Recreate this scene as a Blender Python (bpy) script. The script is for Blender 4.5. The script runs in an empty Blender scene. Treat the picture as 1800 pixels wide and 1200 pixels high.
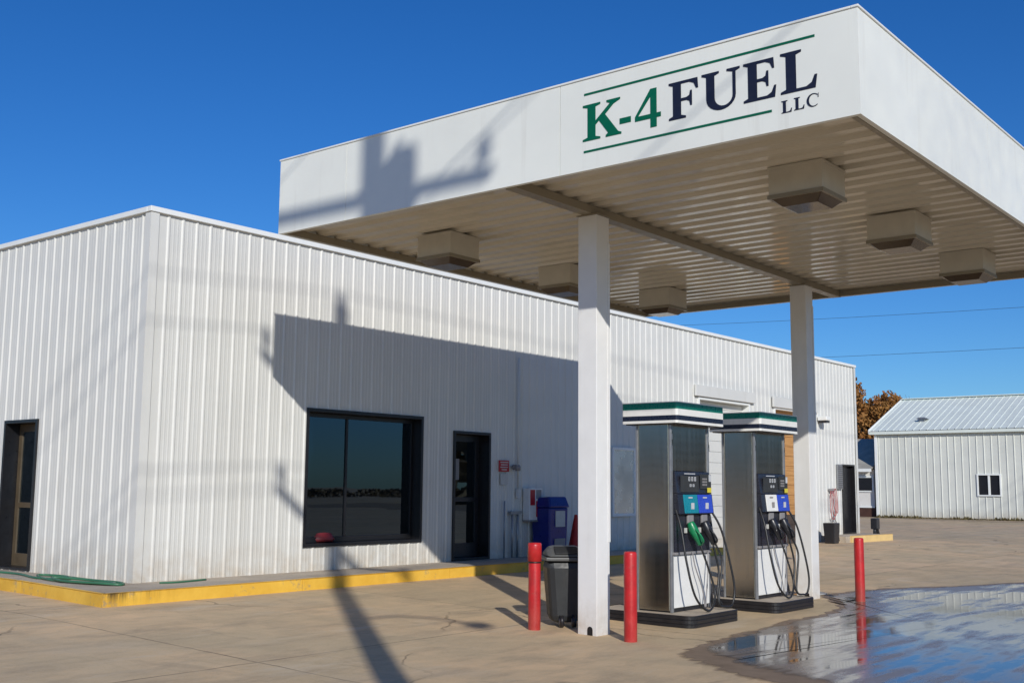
import bpy, bmesh, math, random
from mathutils import Vector, Matrix
random.seed(7)
SC = bpy.context.scene
COL = SC.collection

# ------------------------------------------------------------ camera
YAW, PITCH, ROLL = math.radians(39.0076), math.radians(7.3865), math.radians(0.5035)
fw = Vector((math.cos(PITCH)*math.cos(YAW), math.cos(PITCH)*math.sin(YAW), math.sin(PITCH)))
r0 = Vector((math.sin(YAW), -math.cos(YAW), 0)); u0 = r0.cross(fw)
rt = r0*math.cos(ROLL) + u0*math.sin(ROLL); up = -r0*math.sin(ROLL) + u0*math.cos(ROLL)
cd = bpy.data.cameras.new('camera'); cam = bpy.data.objects.new('camera', cd); COL.objects.link(cam)
cam.matrix_world = Matrix(((rt.x, up.x, -fw.x, -10.295), (rt.y, up.y, -fw.y, -7.117), (rt.z, up.z, -fw.z, 1.6), (0, 0, 0, 1)))
cd.sensor_width = 36; cd.sensor_fit = 'HORIZONTAL'; cd.lens = 1969.6/1800*36
cd.clip_start = 0.05; cd.clip_end = 3000
SC.camera = cam

# ------------------------------------------------------------ sky, sun, exposure
SUN_DIR = Vector((1.0, 1.2425, -0.7698)).normalized()      # the way the light travels
ELEV = math.asin(-SUN_DIR.z)
ROT = math.atan2(-SUN_DIR.x, -SUN_DIR.y)
w = bpy.data.worlds.new('World'); SC.world = w; w.use_nodes = True
nt = w.node_tree; nt.nodes.clear()
wo = nt.nodes.new('ShaderNodeOutputWorld'); bg = nt.nodes.new('ShaderNodeBackground')
sk = nt.nodes.new('ShaderNodeTexSky'); sk.sky_type = 'NISHITA'; sk.sun_disc = False
sk.sun_elevation = ELEV; sk.sun_rotation = ROT; sk.altitude = 300
sk.air_density = 1.0; sk.dust_density = 0.3; sk.ozone_density = 3.0
hs = nt.nodes.new('ShaderNodeHueSaturation'); hs.inputs['Saturation'].default_value = 1.3
tn = nt.nodes.new('ShaderNodeMix'); tn.data_type = 'RGBA'; tn.blend_type = 'MULTIPLY'; tn.inputs[0].default_value = 1.0
tn.inputs[7].default_value = (.60, .935, 1.35, 1)          # deeper blue of a clear autumn sky
nt.links.new(sk.outputs[0], hs.inputs['Color']); nt.links.new(hs.outputs[0], tn.inputs[6]); nt.links.new(tn.outputs[2], bg.inputs[0])
bg.inputs[1].default_value = 0.075
nt.links.new(bg.outputs[0], wo.inputs[0])
sd = bpy.data.lights.new('sun', 'SUN'); sd.energy = 3.7; sd.angle = math.radians(0.55); sd.color = (1.0, 0.955, 0.88)
sun = bpy.data.objects.new('sun', sd); COL.objects.link(sun)
sun.rotation_euler = SUN_DIR.to_track_quat('-Z', 'Y').to_euler(); sun.location = (-20, -25, 30)
SC.view_settings.view_transform = 'Standard'; SC.view_settings.look = 'None'
SC.view_settings.exposure = 0.0; SC.view_settings.gamma = 1.0

# ------------------------------------------------------------ material helpers
class NB:
    def __init__(s, name):
        s.m = bpy.data.materials.new(name); s.m.use_nodes = True; s.t = s.m.node_tree
        s.b = s.t.nodes['Principled BSDF']; s.out = s.t.nodes['Material Output']
        s.tc = None
    def n(s, typ, **kw):
        x = s.t.nodes.new(typ)
        for k, v in kw.items(): setattr(x, k, v)
        return x
    def put(s, sock, v):
        if hasattr(v, 'is_output'): s.t.links.new(v, sock)
        else: sock.default_value = v
    def pos(s):
        if not s.tc: s.tc = s.n('ShaderNodeNewGeometry')
        return s.tc.outputs['Position']
    def obj(s): return s.n('ShaderNodeTexCoord').outputs['Object']
    def noise(s, scale, detail=4, rough=.55, vec=None, dist=0):
        x = s.n('ShaderNodeTexNoise'); s.put(x.inputs['Vector'], vec if vec is not None else s.pos())
        x.inputs['Scale'].default_value = scale; x.inputs['Detail'].default_value = detail
        x.inputs['Roughness'].default_value = rough; x.inputs['Distortion'].default_value = dist
        return x.outputs['Fac']
    def ramp(s, f, lo, hi, a=0.0, b=1.0):
        x = s.n('ShaderNodeMapRange'); s.put(x.inputs['Value'], f)
        for k, v in (('From Min', lo), ('From Max', hi), ('To Min', a), ('To Max', b)): x.inputs[k].default_value = v
        return x.outputs[0]
    def mix(s, f, a, b, mode='MIX'):
        x = s.n('ShaderNodeMix', data_type='RGBA', blend_type=mode)
        s.put(x.inputs[0], f)
        for i, v in ((6, a), (7, b)): s.put(x.inputs[i], v if hasattr(v, 'is_output') else (*v, 1))
        return x.outputs[2]
    def math(s, op, a, b=0.0, c=None):
        x = s.n('ShaderNodeMath', operation=op); s.put(x.inputs[0], a); s.put(x.inputs[1], b)
        if c is not None: s.put(x.inputs[2], c)
        return x.outputs[0]
    def map(s, scale=(1, 1, 1), rot=(0, 0, 0), loc=(0, 0, 0), vec=None):
        x = s.n('ShaderNodeMapping'); s.put(x.inputs['Vector'], vec if vec is not None else s.pos())
        x.inputs['Scale'].default_value = scale; x.inputs['Rotation'].default_value = rot; x.inputs['Location'].default_value = loc
        return x.outputs[0]
    def bump(s, h, strength=.3, dist=.01):
        x = s.n('ShaderNodeBump'); s.put(x.inputs['Height'], h); x.inputs['Strength'].default_value = strength
        x.inputs['Distance'].default_value = dist; s.t.links.new(x.outputs[0], s.b.inputs['Normal'])
    def set(s, **kw):
        for k, v in kw.items():
            k = k.replace('_', ' ')
            if k == 'Base Color' and not hasattr(v, 'is_output'): v = (*v, 1)
            s.put(s.b.inputs[k], v)
        return s.m

def paint(name, col, rough=.45, var=.12, scale=3.0, metal=0.0, spec=.5, dirt=None, grain=0.0, splash=None, wavy=0.0, drip=None, chips=None, sheets=0.0):
    n = NB(name)
    f = n.noise(scale, 5, .6)
    lo = tuple(c*(1-var) for c in col); hi = tuple(min(1, c*(1+var*.5)) for c in col)
    c = n.mix(n.ramp(f, .3, .7), lo, hi)
    if dirt:
        g = n.noise(scale*.6, 8, .7, n.map((1, 1, .25)))
        c = n.mix(n.ramp(g, .52, .75, 0, dirt[1]), c, dirt[0])
    if chips:             # scraped and chipped paint
        c = n.mix(n.ramp(n.noise(16, 6, .75), .60, .66, 0, .8), c, chips)
    if sheets:            # sheet to sheet tone
        q = n.n('ShaderNodeSeparateXYZ'); n.put(q.inputs[0], n.pos())
        wq = n.n('ShaderNodeTexWhiteNoise', noise_dimensions='1D'); n.put(wq.inputs['W'], n.math('FLOOR', n.math('DIVIDE', n.math('ADD', q.outputs[0], q.outputs[1]), sheets)))
        c = n.mix(n.ramp(wq.outputs['Value'], 0, 1, 0, .11), c, (.45, .45, .42))
    if splash:            # mud thrown up the foot of the wall
        sp = n.n('ShaderNodeSeparateXYZ'); n.put(sp.inputs[0], n.pos())
        k = n.math('MULTIPLY', n.ramp(sp.outputs[2], splash[1], splash[2], 1, 0), n.ramp(n.noise(3.5, 7, .7), .35, .7, .1, .8))
        c = n.mix(k, c, splash[0])
    if drip:              # thin rain streaks
        k = n.ramp(n.noise(7, 4, .6, n.map((1, 1, .05))), .56, .74, 0, drip[1])
        c = n.mix(n.math('MULTIPLY', k, n.ramp(n.noise(.8, 3), .4, .65)), c, drip[0])
    if wavy: n.bump(n.noise(1.6, 2, .4), wavy, .02)
    r = n.ramp(n.noise(scale*4, 3), .3, .7, max(.02, rough-.08), min(1, rough+.08))
    if grain: n.bump(n.noise(120, 2), grain, .002)
    return n.set(Base_Color=c, Roughness=r, Metallic=metal, Specular_IOR_Level=spec)

M = {}
M['wall_white'] = paint('white painted wall metal', (.66, .665, .635), .42, .05, 1.3, dirt=((.54, .53, .48), .30), splash=((.45, .36, .25), .28, .85), sheets=.938, wavy=.14, drip=((.50, .48, .43), .35))
M['trim_white'] = paint('white trim metal', (.80, .82, .80), .35, .04, 2, dirt=((.62, .6, .55), .15))
M['fascia_white'] = paint('white fascia panel', (.80, .82, .765), .38, .05, .9, dirt=((.66, .66, .62), .25), wavy=.12, drip=((.50, .48, .42), .40))
M['column_white'] = paint('white column wrap', (.80, .80, .785), .4, .05, 2.5, dirt=((.55, .52, .46), .3), splash=((.42, .33, .23), 0.0, .55), wavy=.08, drip=((.50, .47, .4), .3))
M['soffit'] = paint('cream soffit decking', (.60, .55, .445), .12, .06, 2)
M['lamp_box'] = paint('cream lamp box', (.55, .51, .42), .4, .08, 5)
M['lamp_lens'] = paint('brownish lamp lens', (.085, .06, .04), .12, .15, 6)
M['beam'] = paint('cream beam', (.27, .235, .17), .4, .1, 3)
M['black_frame'] = paint('black window frame', (.012, .012, .014), .35, .2, 5)
M['black_rubber'] = paint('black rubber skirt', (.018, .017, .019), .38, .3, 8)
M['black_plastic'] = paint('black plastic', (.02, .021, .026), .35, .2, 9)
M['dark_room'] = paint('interior painted dark', (.02, .02, .02), .8, .3, 1)  # near-black surfaces stand in for an unlit room
M['green'] = paint('green vinyl', (.0, .115, .055), .4, .06, 6)
M['navy'] = paint('navy vinyl', (.012, .014, .032), .4, .1, 6)
M['pump_green'] = paint('green pump stripe', (.0, .19, .13), .3, .1, 8)
M['pump_white'] = paint('white pump panel', (.80, .80, .77), .35, .06, 7, dirt=((.4, .38, .33), .3))
M['pump_navy'] = paint('navy pump stripe', (.012, .016, .035), .3, .1, 8)
M['head_black'] = paint('dark navy display head', (.022, .024, .036), .3, .2, 9)
M['teal'] = paint('teal grade panel', (.01, .23, .30), .3, .1, 9)
M['blue'] = paint('blue grade panel', (.03, .07, .50), .3, .1, 9)
M['grey_plastic'] = paint('grey plastic flap', (.26, .25, .25), .45, .1, 9)
M['lcd'] = paint('grey display glass', (.05, .055, .06), .12, .1, 9)
M['digits'] = paint('pale display digits', (.55, .57, .60), .4, .1, 9)
M['yellow_sticker'] = paint('yellow sticker', (.65, .55, .05), .5, .1, 9)
M['red_paint'] = paint('red bollard paint', (.50, .018, .02), .38, .2, 7, dirt=((.20, .02, .02), .7), splash=((.30, .10, .07), 0.0, .35), chips=(.30, .06, .045))
M['bin_grey'] = paint('grey bin plastic', (.022, .025, .028), .5, .2, 5, dirt=((.07, .065, .055), .4))
M['bin_lid'] = paint('grey bin lid plastic', (.10, .103, .10), .42, .15, 5)
M['bin_blue'] = paint('dark blue plastic', (.010, .018, .20), .35, .2, 5)
M['paper'] = paint('pale label', (.55, .55, .52), .6, .1, 9)
M['reflect_pane'] = paint('pale reflecting pane', (.86, .88, .80), .28, .02, .5, metal=.55)  # pale metallic tone stands in for reflection in window glass
M['sill_red'] = paint('dull red plastic', (.28, .03, .035), .5, .2, 6)
M['red_sign'] = paint('red sign paint', (.45, .015, .02), .4, .1, 9)
M['cone_red'] = paint('red cone plastic', (.50, .02, .015), .5, .15, 6)
M['garden_hose'] = paint('green garden hose', (.045, .16, .085), .4, .2, 5)
M['red_hose'] = paint('red hose', (.45, .10, .09), .5, .2, 5)
M['wood'] = NB('orange brown door board')
n = M['wood']; gr = n.noise(5, 6, .65, n.map((.25, 1, 6)))
M['wood'] = n.set(Base_Color=n.mix(n.ramp(gr, .3, .7), (.40, .19, .055), (.60, .32, .11)), Roughness=.55)
M['dark_wood'] = paint('dark brown board', (.07, .05, .04), .7, .3, 4)
M['grey_strip'] = paint('grey louvre', (.13, .13, .14), .4, .2, 6)
M['warehouse'] = paint('pale grey green siding', (.66, .675, .62), .45, .08, .8, dirt=((.42, .42, .38), .35), splash=((.40, .34, .25), .2, .7), wavy=.1)
M['warehouse_roof'] = paint('pale blue grey roof metal', (.70, .755, .70), .45, .06, .8)
M['dark_shingle'] = paint('dark green grey shingles', (.36, .345, .30), .8, .25, 2)
M['house_white'] = paint('house siding', (.72, .70, .66), .6, .06, 2)
M['brick_brown'] = paint('dark brown skirting', (.07, .03, .02), .8, .3, 3)
M['pole_wood'] = paint('weathered pole wood', (.16, .12, .085), .85, .35, 4)
M['steel_grey'] = paint('galvanised steel', (.35, .36, .37), .4, .15, 6, metal=.6)
M['wire'] = paint('dark cable', (.02, .02, .025), .6, .1, 3)
M['hose_black'] = paint('black fuel hose', (.018, .018, .019), .42, .2, 9)
M['chrome'] = paint('chrome trim', (.7, .7, .7), .15, .05, 9, metal=1.0)
M['nozzle_green'] = paint('green nozzle plastic', (.01, .22, .085), .35, .15, 12)
M['bronze'] = paint('bronze door frame', (.10, .075, .045), .4, .25, 5)

# brushed stainless with circular polishing
n = NB('brushed stainless')
ox = n.obj()
st = n.noise(40, 3, .6, n.map((1, 1, .02), vec=ox))
rings = n.n('ShaderNodeTexWave', wave_type='RINGS', rings_direction='X')
n.put(rings.inputs['Vector'], n.map((1, 1, 1), (0, 0, 0), (0, -.25, -1.25), vec=ox)); rings.inputs['Scale'].default_value = 3.2
rings.inputs['Distortion'].default_value = .6; rings.inputs['Detail'].default_value = 2
sm = n.noise(2.2, 5, .6, n.map((1, 1, .5), vec=ox))
M['stainless'] = n.set(Base_Color=n.mix(n.ramp(sm, .3, .7), (.58, .53, .43), (.68, .63, .54)), Metallic=1.0,
                       Roughness=n.ramp(n.math('ADD', n.math('MULTIPLY', st, .8), n.math('MULTIPLY', rings.outputs['Fac'], .07)), .2, .7, .17, .25))

# window glass: mirror by Fresnel over a smoky see-through
n = NB('dark window glass')
fr = n.n('ShaderNodeFresnel'); fr.inputs['IOR'].default_value = 1.5
gl = n.n('ShaderNodeBsdfGlossy'); gl.inputs['Roughness'].default_value = .012; gl.inputs['Color'].default_value = (.58, .78, 1.0, 1)
tr = n.n('ShaderNodeBsdfTransparent'); tr.inputs['Color'].default_value = (.20, .23, .23, 1)
wv = n.n('ShaderNodeBump'); n.put(wv.inputs['Height'], n.noise(1.1, 1)); wv.inputs['Strength'].default_value = .25; wv.inputs['Distance'].default_value = .004
n.t.links.new(wv.outputs[0], gl.inputs['Normal'])
mx = n.n('ShaderNodeMixShader')
n.put(mx.inputs[0], n.math('MINIMUM', n.math('MULTIPLY', fr.outputs[0], 2.5), 1.0)); n.t.links.new(tr.outputs[0], mx.inputs[1]); n.t.links.new(gl.outputs[0], mx.inputs[2])
n.t.links.new(mx.outputs[0], n.out.inputs['Surface']); M['glass'] = n.m

# yellow kerb paint with chips
n = NB('worn yellow kerb paint')
ch = n.noise(7, 8, .72); ch2 = n.noise(1.6, 4)
chip = n.ramp(n.math('ADD', n.math('MULTIPLY', ch, .7), n.math('MULTIPLY', ch2, .35)), .575, .67)
yc = n.mix(n.ramp(n.noise(2.2, 6, .65), .3, .7), (.68, .38, .035), (.82, .52, .075))
sep = n.n('ShaderNodeSeparateXYZ'); n.put(sep.inputs[0], n.pos())
scuff_x = n.math('MULTIPLY', n.ramp(sep.outputs[0], -2.75, -1.7, 1, 0), n.ramp(sep.outputs[0], -2.80, -2.76, 0, 1))
streak = n.ramp(n.noise(9, 5, .7, n.map((1.4, 1.4, .12))), .45, .62)
topw = n.ramp(sep.outputs[2], .16, .28, .15, 1)
scuff_x = n.math('MULTIPLY', scuff_x, n.ramp(sep.outputs[1], 5.215, 5.235, 1, 0))
scf = n.math('MULTIPLY', n.math('MULTIPLY', scuff_x, streak), topw)
yc = n.mix(n.math('MULTIPLY', chip, .75), yc, (.30, .25, .18))
yc = n.mix(scf, yc, (.05, .035, .02))
n.bump(ch, .3, .006)
M['kerb_yellow'] = n.set(Base_Color=yc, Roughness=.6)
M['kerb_pale'] = paint('pale yellow kerb paint', (.72, .52, .22), .6, .12, 4)  # paler yellow for the short kerb at the store's far end

# concrete of the forecourt
def concrete(name, a, b, slabs=True, dark=.5):
    n = NB(name)
    sep = n.n('ShaderNodeSeparateXYZ'); n.put(sep.inputs[0], n.pos())
    big = n.noise(.32, 5, .6); mid = n.noise(1.3, 7, .65, dist=.6); fine = n.noise(28, 3, .7)
    c = n.mix(n.ramp(big, .36, .64), a, b)
    c = n.mix(n.ramp(mid, .38, .68, 0, .6), c, tuple(x*.72 for x in b))
    st = n.noise(.75, 8, .72, n.map((1, .45, 1), (0, 0, .6)), 1.2)
    c = n.mix(n.ramp(st, .56, .72, 0, dark), c, (.13, .105, .08))
    c = n.mix(n.ramp(n.noise(.55, 5, .6, n.map(loc=(7, 3, 0))), .55, .75, 0, .4), c, (.46, .42, .34))
    c = n.mix(n.ramp(n.noise(1.9, 6, .7, n.map((.5, 1.5, 1), (0, 0, math.radians(-39)), (4, 1, 0))), .48, .68, 0, .55), c, (.30, .225, .15))
    c = n.mix(n.ramp(n.noise(.9, 7, .7, n.map((.6, 1.6, 1), (0, 0, math.radians(-39)), (9, 5, 0))), .55, .72, 0, .6), c, (.70, .60, .45))
    oil = n.n('ShaderNodeTexVoronoi', feature='F1'); n.put(oil.inputs['Vector'], n.pos()); oil.inputs['Scale'].default_value = .8
    oz = n.math('ADD', oil.outputs['Distance'], n.math('MULTIPLY', n.noise(5, 4), .18))
    wnn = n.n('ShaderNodeSeparateColor'); n.t.links.new(oil.outputs['Color'], wnn.inputs[0])
    c = n.mix(n.math('MULTIPLY', n.ramp(oz, .14, .22, .75, 0), n.ramp(wnn.outputs[0], .5, .55)), c, (.07, .055, .04))
    sp = n.noise(55, 2, .5)
    c = n.mix(n.ramp(sp, .62, .74, 0, .35), c, (.12, .10, .08))
    c = n.mix(n.ramp(fine, .35, .7, 0, .26), c, (.62, .54, .42))
    h = n.math('ADD', n.math('MULTIPLY', fine, .5), n.math('MULTIPLY', mid, .5))
    if slabs:
        S = 4.6
        ux = n.math('DIVIDE', n.math('SUBTRACT', sep.outputs[0], .9), S); uy = n.math('DIVIDE', n.math('SUBTRACT', sep.outputs[1], 1.12), S)
        cell = n.n('ShaderNodeCombineXYZ'); n.put(cell.inputs[0], n.math('FLOOR', ux)); n.put(cell.inputs[1], n.math('FLOOR', uy))
        wn = n.n('ShaderNodeTexWhiteNoise', noise_dimensions='2D'); n.put(wn.inputs['Vector'], cell.outputs[0])
        c = n.mix(n.math('MULTIPLY', wn.outputs['Value'], .34), c, tuple(x*.62 for x in b))
        c = n.mix(n.ramp(wn.outputs['Value'], .0, .45, .30, 0), c, (.50, .36, .24))
        wob = n.math('MULTIPLY', n.math('SUBTRACT', n.noise(3, 3), .5), .012)
        def joint(u):
            f = n.math('ABSOLUTE', n.math('SUBTRACT', n.math('FRACT', n.math('ADD', n.math('ADD', u, .5), wob)), .5))
            return n.ramp(f, .0016, .0042, 1, 0)
        j = n.math('MAXIMUM', joint(ux), joint(uy))
        jm = n.math('MULTIPLY', j, n.ramp(n.noise(.9, 3), .35, .6, .10, .62))
        c = n.mix(jm, c, (.09, .07, .05))
        v = n.n('ShaderNodeTexVoronoi', feature='DISTANCE_TO_EDGE')
        wv = n.n('ShaderNodeVectorMath', operation='ADD')
        nz = n.n('ShaderNodeTexNoise'); n.put(nz.inputs['Vector'], n.pos()); nz.inputs['Scale'].default_value = .9; nz.inputs['Detail'].default_value = 5
        n.put(wv.inputs[0], n.pos()); n.t.links.new(nz.outputs['Color'], wv.inputs[1])
        n.put(v.inputs['Vector'], wv.outputs[0]); v.inputs['Scale'].default_value = .23
        crack = n.math('MULTIPLY', n.ramp(v.outputs['Distance'], .0015, .005, 1, 0), n.ramp(n.noise(.4, 3, .5, n.map(loc=(3, 9, 0))), .48, .56))
        c = n.mix(n.math('MULTIPLY', crack, .5), c, (.06, .045, .03))
        h = n.math('SUBTRACT', h, n.math('MAXIMUM', crack, j))
    n.bump(h, .55, .007)
    return n.set(Base_Color=c, Roughness=n.ramp(mid, .3, .7, .72, .9), Specular_IOR_Level=.3)
M['concrete'] = concrete('tan concrete forecourt', (.80, .545, .30), (.60, .465, .28))
M['walk'] = concrete('grey walkway concrete', (.50, .42, .33), (.41, .355, .285), False, .3)
M['dirt'] = concrete('dry dirt and straw verge', (.36, .25, .15), (.26, .19, .11), False, .6)

# wet film: damp concrete with standing water in the hollows, thinning out to its margin
def wetmat(name, film):
    n = NB(name)
    at = n.n('ShaderNodeAttribute', attribute_name='depth'); dep = at.outputs['Fac']
    lay = n.noise(.7, 6, .62, n.map((1, 1, 1), (0, 0, math.radians(39)), (2.3, 0, 0)), .6)
    sm = n.noise(1.9, 6, .62, n.map((.28, 2.0, 1), (0, 0, math.radians(51)), (1.2, 3.1, 0)))
    e = n.noise(3.2, 6, .65)
    alpha = n.ramp(n.math('ADD', dep, n.math('MULTIPLY', n.math('SUBTRACT', e, .5), .7)), .10, .42, 0, 1)
    if film:
        f = n.math('ADD', n.math('ADD', n.math('MULTIPLY', lay, .4), n.math('MULTIPLY', sm, .6)), n.math('MULTIPLY', n.math('SUBTRACT', dep, 1), .16))
        wet = n.ramp(f, .40, .53)
        c = n.mix(wet, (.20, .15, .105), (.075, .06, .048))
        bp = n.n('ShaderNodeBump'); n.put(bp.inputs['Height'], n.math('ADD', n.math('MULTIPLY', n.noise(3.2, 2, .4), .5), n.math('MULTIPLY', n.noise(60, 2), n.ramp(wet, 0, 1, .22, .0))))
        bp.inputs['Strength'].default_value = .09; bp.inputs['Distance'].default_value = .01
        n.t.links.new(bp.outputs[0], n.b.inputs['Normal'])
        n.set(Base_Color=c, Roughness=n.ramp(wet, 0, 1, .34, .05), IOR=1.6, Specular_IOR_Level=.6)
    else:
        n.set(Base_Color=n.mix(n.ramp(e, .35, .65), (.22, .155, .10), (.30, .22, .15)), Roughness=.6)
        alpha = n.math('MULTIPLY', alpha, .85)
    tr = n.n('ShaderNodeBsdfTransparent'); mx = n.n('ShaderNodeMixShader'); n.put(mx.inputs[0], alpha)
    n.t.links.new(tr.outputs[0], mx.inputs[1]); n.t.links.new(n.b.outputs[0], mx.inputs[2]); n.t.links.new(mx.outputs[0], n.out.inputs['Surface'])
    return n.m
M['wet'] = wetmat('rain wet concrete', True)
M['damp'] = wetmat('damp concrete edge', False)

# foliage
def leaf(name, a, b):
    n = NB(name); oi = n.n('ShaderNodeNewGeometry')
    c = n.mix(n.ramp(n.noise(.7, 3), .35, .65), a, b)
    c = n.mix(n.ramp(n.noise(6, 2), .4, .7, 0, .6), c, tuple(x*.5 for x in a))
    return n.set(Base_Color=c, Roughness=.7, Specular_IOR_Level=.2)
M['leaf_rust'] = leaf('rust autumn leaves', (.27, .11, .032), (.36, .19, .055))
M['leaf_far'] = leaf('dull far foliage', (.21, .155, .09), (.30, .225, .13))
M['bark'] = paint('grey brown bark', (.10, .075, .055), .9, .3, 3)

# ------------------------------------------------------------ mesh helpers
class MB:
    def __init__(s): s.v = []; s.f = []; s.mi = []; s.sm = []
    def add(s, vs, fs, m=0, smooth=False):
        o = len(s.v); s.v += [tuple(p) for p in vs]
        for f in fs: s.f.append(tuple(i+o for i in f)); s.mi.append(m); s.sm.append(smooth)
        return s
    def box(s, x0, x1, y0, y1, z0, z1, m=0):
        vs = [(x, y, z) for z in (z0, z1) for y in (y0, y1) for x in (x0, x1)]
        return s.add(vs, [(0, 2, 3, 1), (4, 5, 7, 6), (0, 1, 5, 4), (2, 6, 7, 3), (0, 4, 6, 2), (1, 3, 7, 5)], m)
    def frustum(s, b, t, m=0):      # b, t = (x0,x1,y0,y1,z)
        vs = [(x, y, q[4]) for q in (b, t) for y in (q[2], q[3]) for x in (q[0], q[1])]
        return s.add(vs, [(0, 2, 3, 1), (4, 5, 7, 6), (0, 1, 5, 4), (2, 6, 7, 3), (0, 4, 6, 2), (1, 3, 7, 5)], m)
    def quad(s, a, b, c, d, m=0): return s.add([a, b, c, d], [(0, 1, 2, 3)], m)
    def cyl(s, p0, p1, r0, r1=None, n=16, m=0, caps=True, smooth=True):
        r1 = r0 if r1 is None else r1
        p0 = Vector(p0); p1 = Vector(p1); d = (p1-p0).normalized()
        a = d.orthogonal().normalized(); b = d.cross(a)
        vs = []
        for p, r in ((p0, r0), (p1, r1)):
            for i in range(n):
                t = 2*math.pi*i/n; vs.append(p + (a*math.cos(t)+b*math.sin(t))*r)
        o = len(s.v)
        s.add(vs, [(i, (i+1) % n, n+(i+1) % n, n+i) for i in range(n)], m, smooth)
        if caps:
            s.f.append(tuple(o+i for i in reversed(range(n)))); s.mi.append(m); s.sm.append(False)
            s.f.append(tuple(o+n+i for i in range(n))); s.mi.append(m); s.sm.append(False)
        return s
    def lathe(s, prof, c=(0, 0, 0), n=24, m=0):
        o = len(s.v)
        for r, z in prof:
            for i in range(n):
                t = 2*math.pi*i/n; s.v.append((c[0]+r*math.cos(t), c[1]+r*math.sin(t), c[2]+z))
        for k in range(len(prof)-1):
            for i in range(n):
                s.f.append((o+k*n+i, o+k*n+(i+1) % n, o+(k+1)*n+(i+1) % n, o+(k+1)*n+i)); s.mi.append(m); s.sm.append(True)
        return s
    def tube(s, pts, r, n=10, m=0, sub=6):
        pts = [Vector(p) for p in pts]
        if sub > 1 and len(pts) > 2:
            q = []
            for i in range(len(pts)-1):
                p0 = pts[max(i-1, 0)]; p1 = pts[i]; p2 = pts[i+1]; p3 = pts[min(i+2, len(pts)-1)]
                for k in range(sub):
                    t = k/sub
                    q.append(.5*((2*p1)+(-p0+p2)*t+(2*p0-5*p1+4*p2-p3)*t*t+(-p0+3*p1-3*p2+p3)*t**3))
            q.append(pts[-1]); pts = q
        o = len(s.v); a = None
        for i, p in enumerate(pts):
            d = (pts[min(i+1, len(pts)-1)]-pts[max(i-1, 0)]).normalized()
            a = d.orthogonal().normalized() if a is None else (a-d*a.dot(d)).normalized()
            b = d.cross(a)
            rr = r(i/(len(pts)-1)) if callable(r) else r
            for k in range(n):
                t = 2*math.pi*k/n; s.v.append(tuple(p+(a*math.cos(t)+b*math.sin(t))*rr))
        for i in range(len(pts)-1):
            for k in range(n):
                s.f.append((o+i*n+k, o+i*n+(k+1) % n, o+(i+1)*n+(k+1) % n, o+(i+1)*n+k)); s.mi.append(m); s.sm.append(True)
        s.f.append(tuple(o+k for k in reversed(range(n)))); s.mi.append(m); s.sm.append(False)
        e = o+(len(pts)-1)*n
        s.f.append(tuple(e+k for k in range(n))); s.mi.append(m); s.sm.append(False)
        return s
    def prism(s, poly, fn, d, m=0):   # poly of (u,v); fn(u,v,depth) -> xyz ; front at depth d, back at 0
        n = len(poly); o = len(s.v)
        s.v += [tuple(fn(u, v, 0)) for u, v in poly] + [tuple(fn(u, v, d)) for u, v in poly]
        s.f.append(tuple(o+i for i in range(n))); s.f.append(tuple(o+n+i for i in reversed(range(n))))
        s.mi += [m, m]; s.sm += [False, False]
        for i in range(n):
            j = (i+1) % n
            s.f.append((o+i, o+n+i, o+n+j, o+j)); s.mi.append(m); s.sm.append(False)
        return s
    def build(s, name, mats, parent=None, bev=0, loc=None, fix=True):
        me = bpy.data.meshes.new(name); me.from_pydata(s.v, [], s.f)
        for x in (mats if isinstance(mats, (list, tuple)) else [mats]): me.materials.append(M[x] if isinstance(x, str) else x)
        me.polygons.foreach_set('material_index', s.mi); me.polygons.foreach_set('use_smooth', s.sm)
        if fix:
            bm = bmesh.new(); bm.from_mesh(me); bmesh.ops.recalc_face_normals(bm, faces=bm.faces); bm.to_mesh(me); bm.free()
        me.update()
        o = bpy.data.objects.new(name, me); COL.objects.link(o)
        if parent is not None: o.parent = parent
        if loc: o.location = loc
        if bev:
            b = o.modifiers.new('bevel', 'BEVEL'); b.width = bev; b.segments = 2; b.limit_method = 'ANGLE'; b.angle_limit = math.radians(40)
            b.harden_normals = False
        return o

def tag(o, label=None, cat=None, group=None, kind=None):
    if label: o['label'] = label
    if cat: o['category'] = cat
    if group: o['group'] = group
    if kind: o['kind'] = kind
    return o
def thing(name, label, cat, loc=(0, 0, 0), rz=0, group=None):
    o = bpy.data.objects.new(name, None); COL.objects.link(o); o.location = loc; o.rotation_euler = (0, 0, rz); o.empty_display_size = .2
    return tag(o, label, cat, group)
def struct(o): o['kind'] = 'structure'; return o
def copy_tree(o, parent=None):
    c = o.copy(); COL.objects.link(c)
    if parent is not None: c.parent = parent
    for ch in [x for x in o.children]: copy_tree(ch, c)
    return c

# ------------------------------------------------------------ measures
X0, X1, Y0, Y1, Z0, Z1 = -1.443, 7.118, -3.678, 3.844, 4.7175, 5.654     # canopy
BX0, BX1, BY, BZ = -1.685, 22.92, 6.27, 5.394                            # store
GZ = .135; KT = .295
def gz(y): return GZ*min(max(y/5.2, 0), 1)

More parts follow.
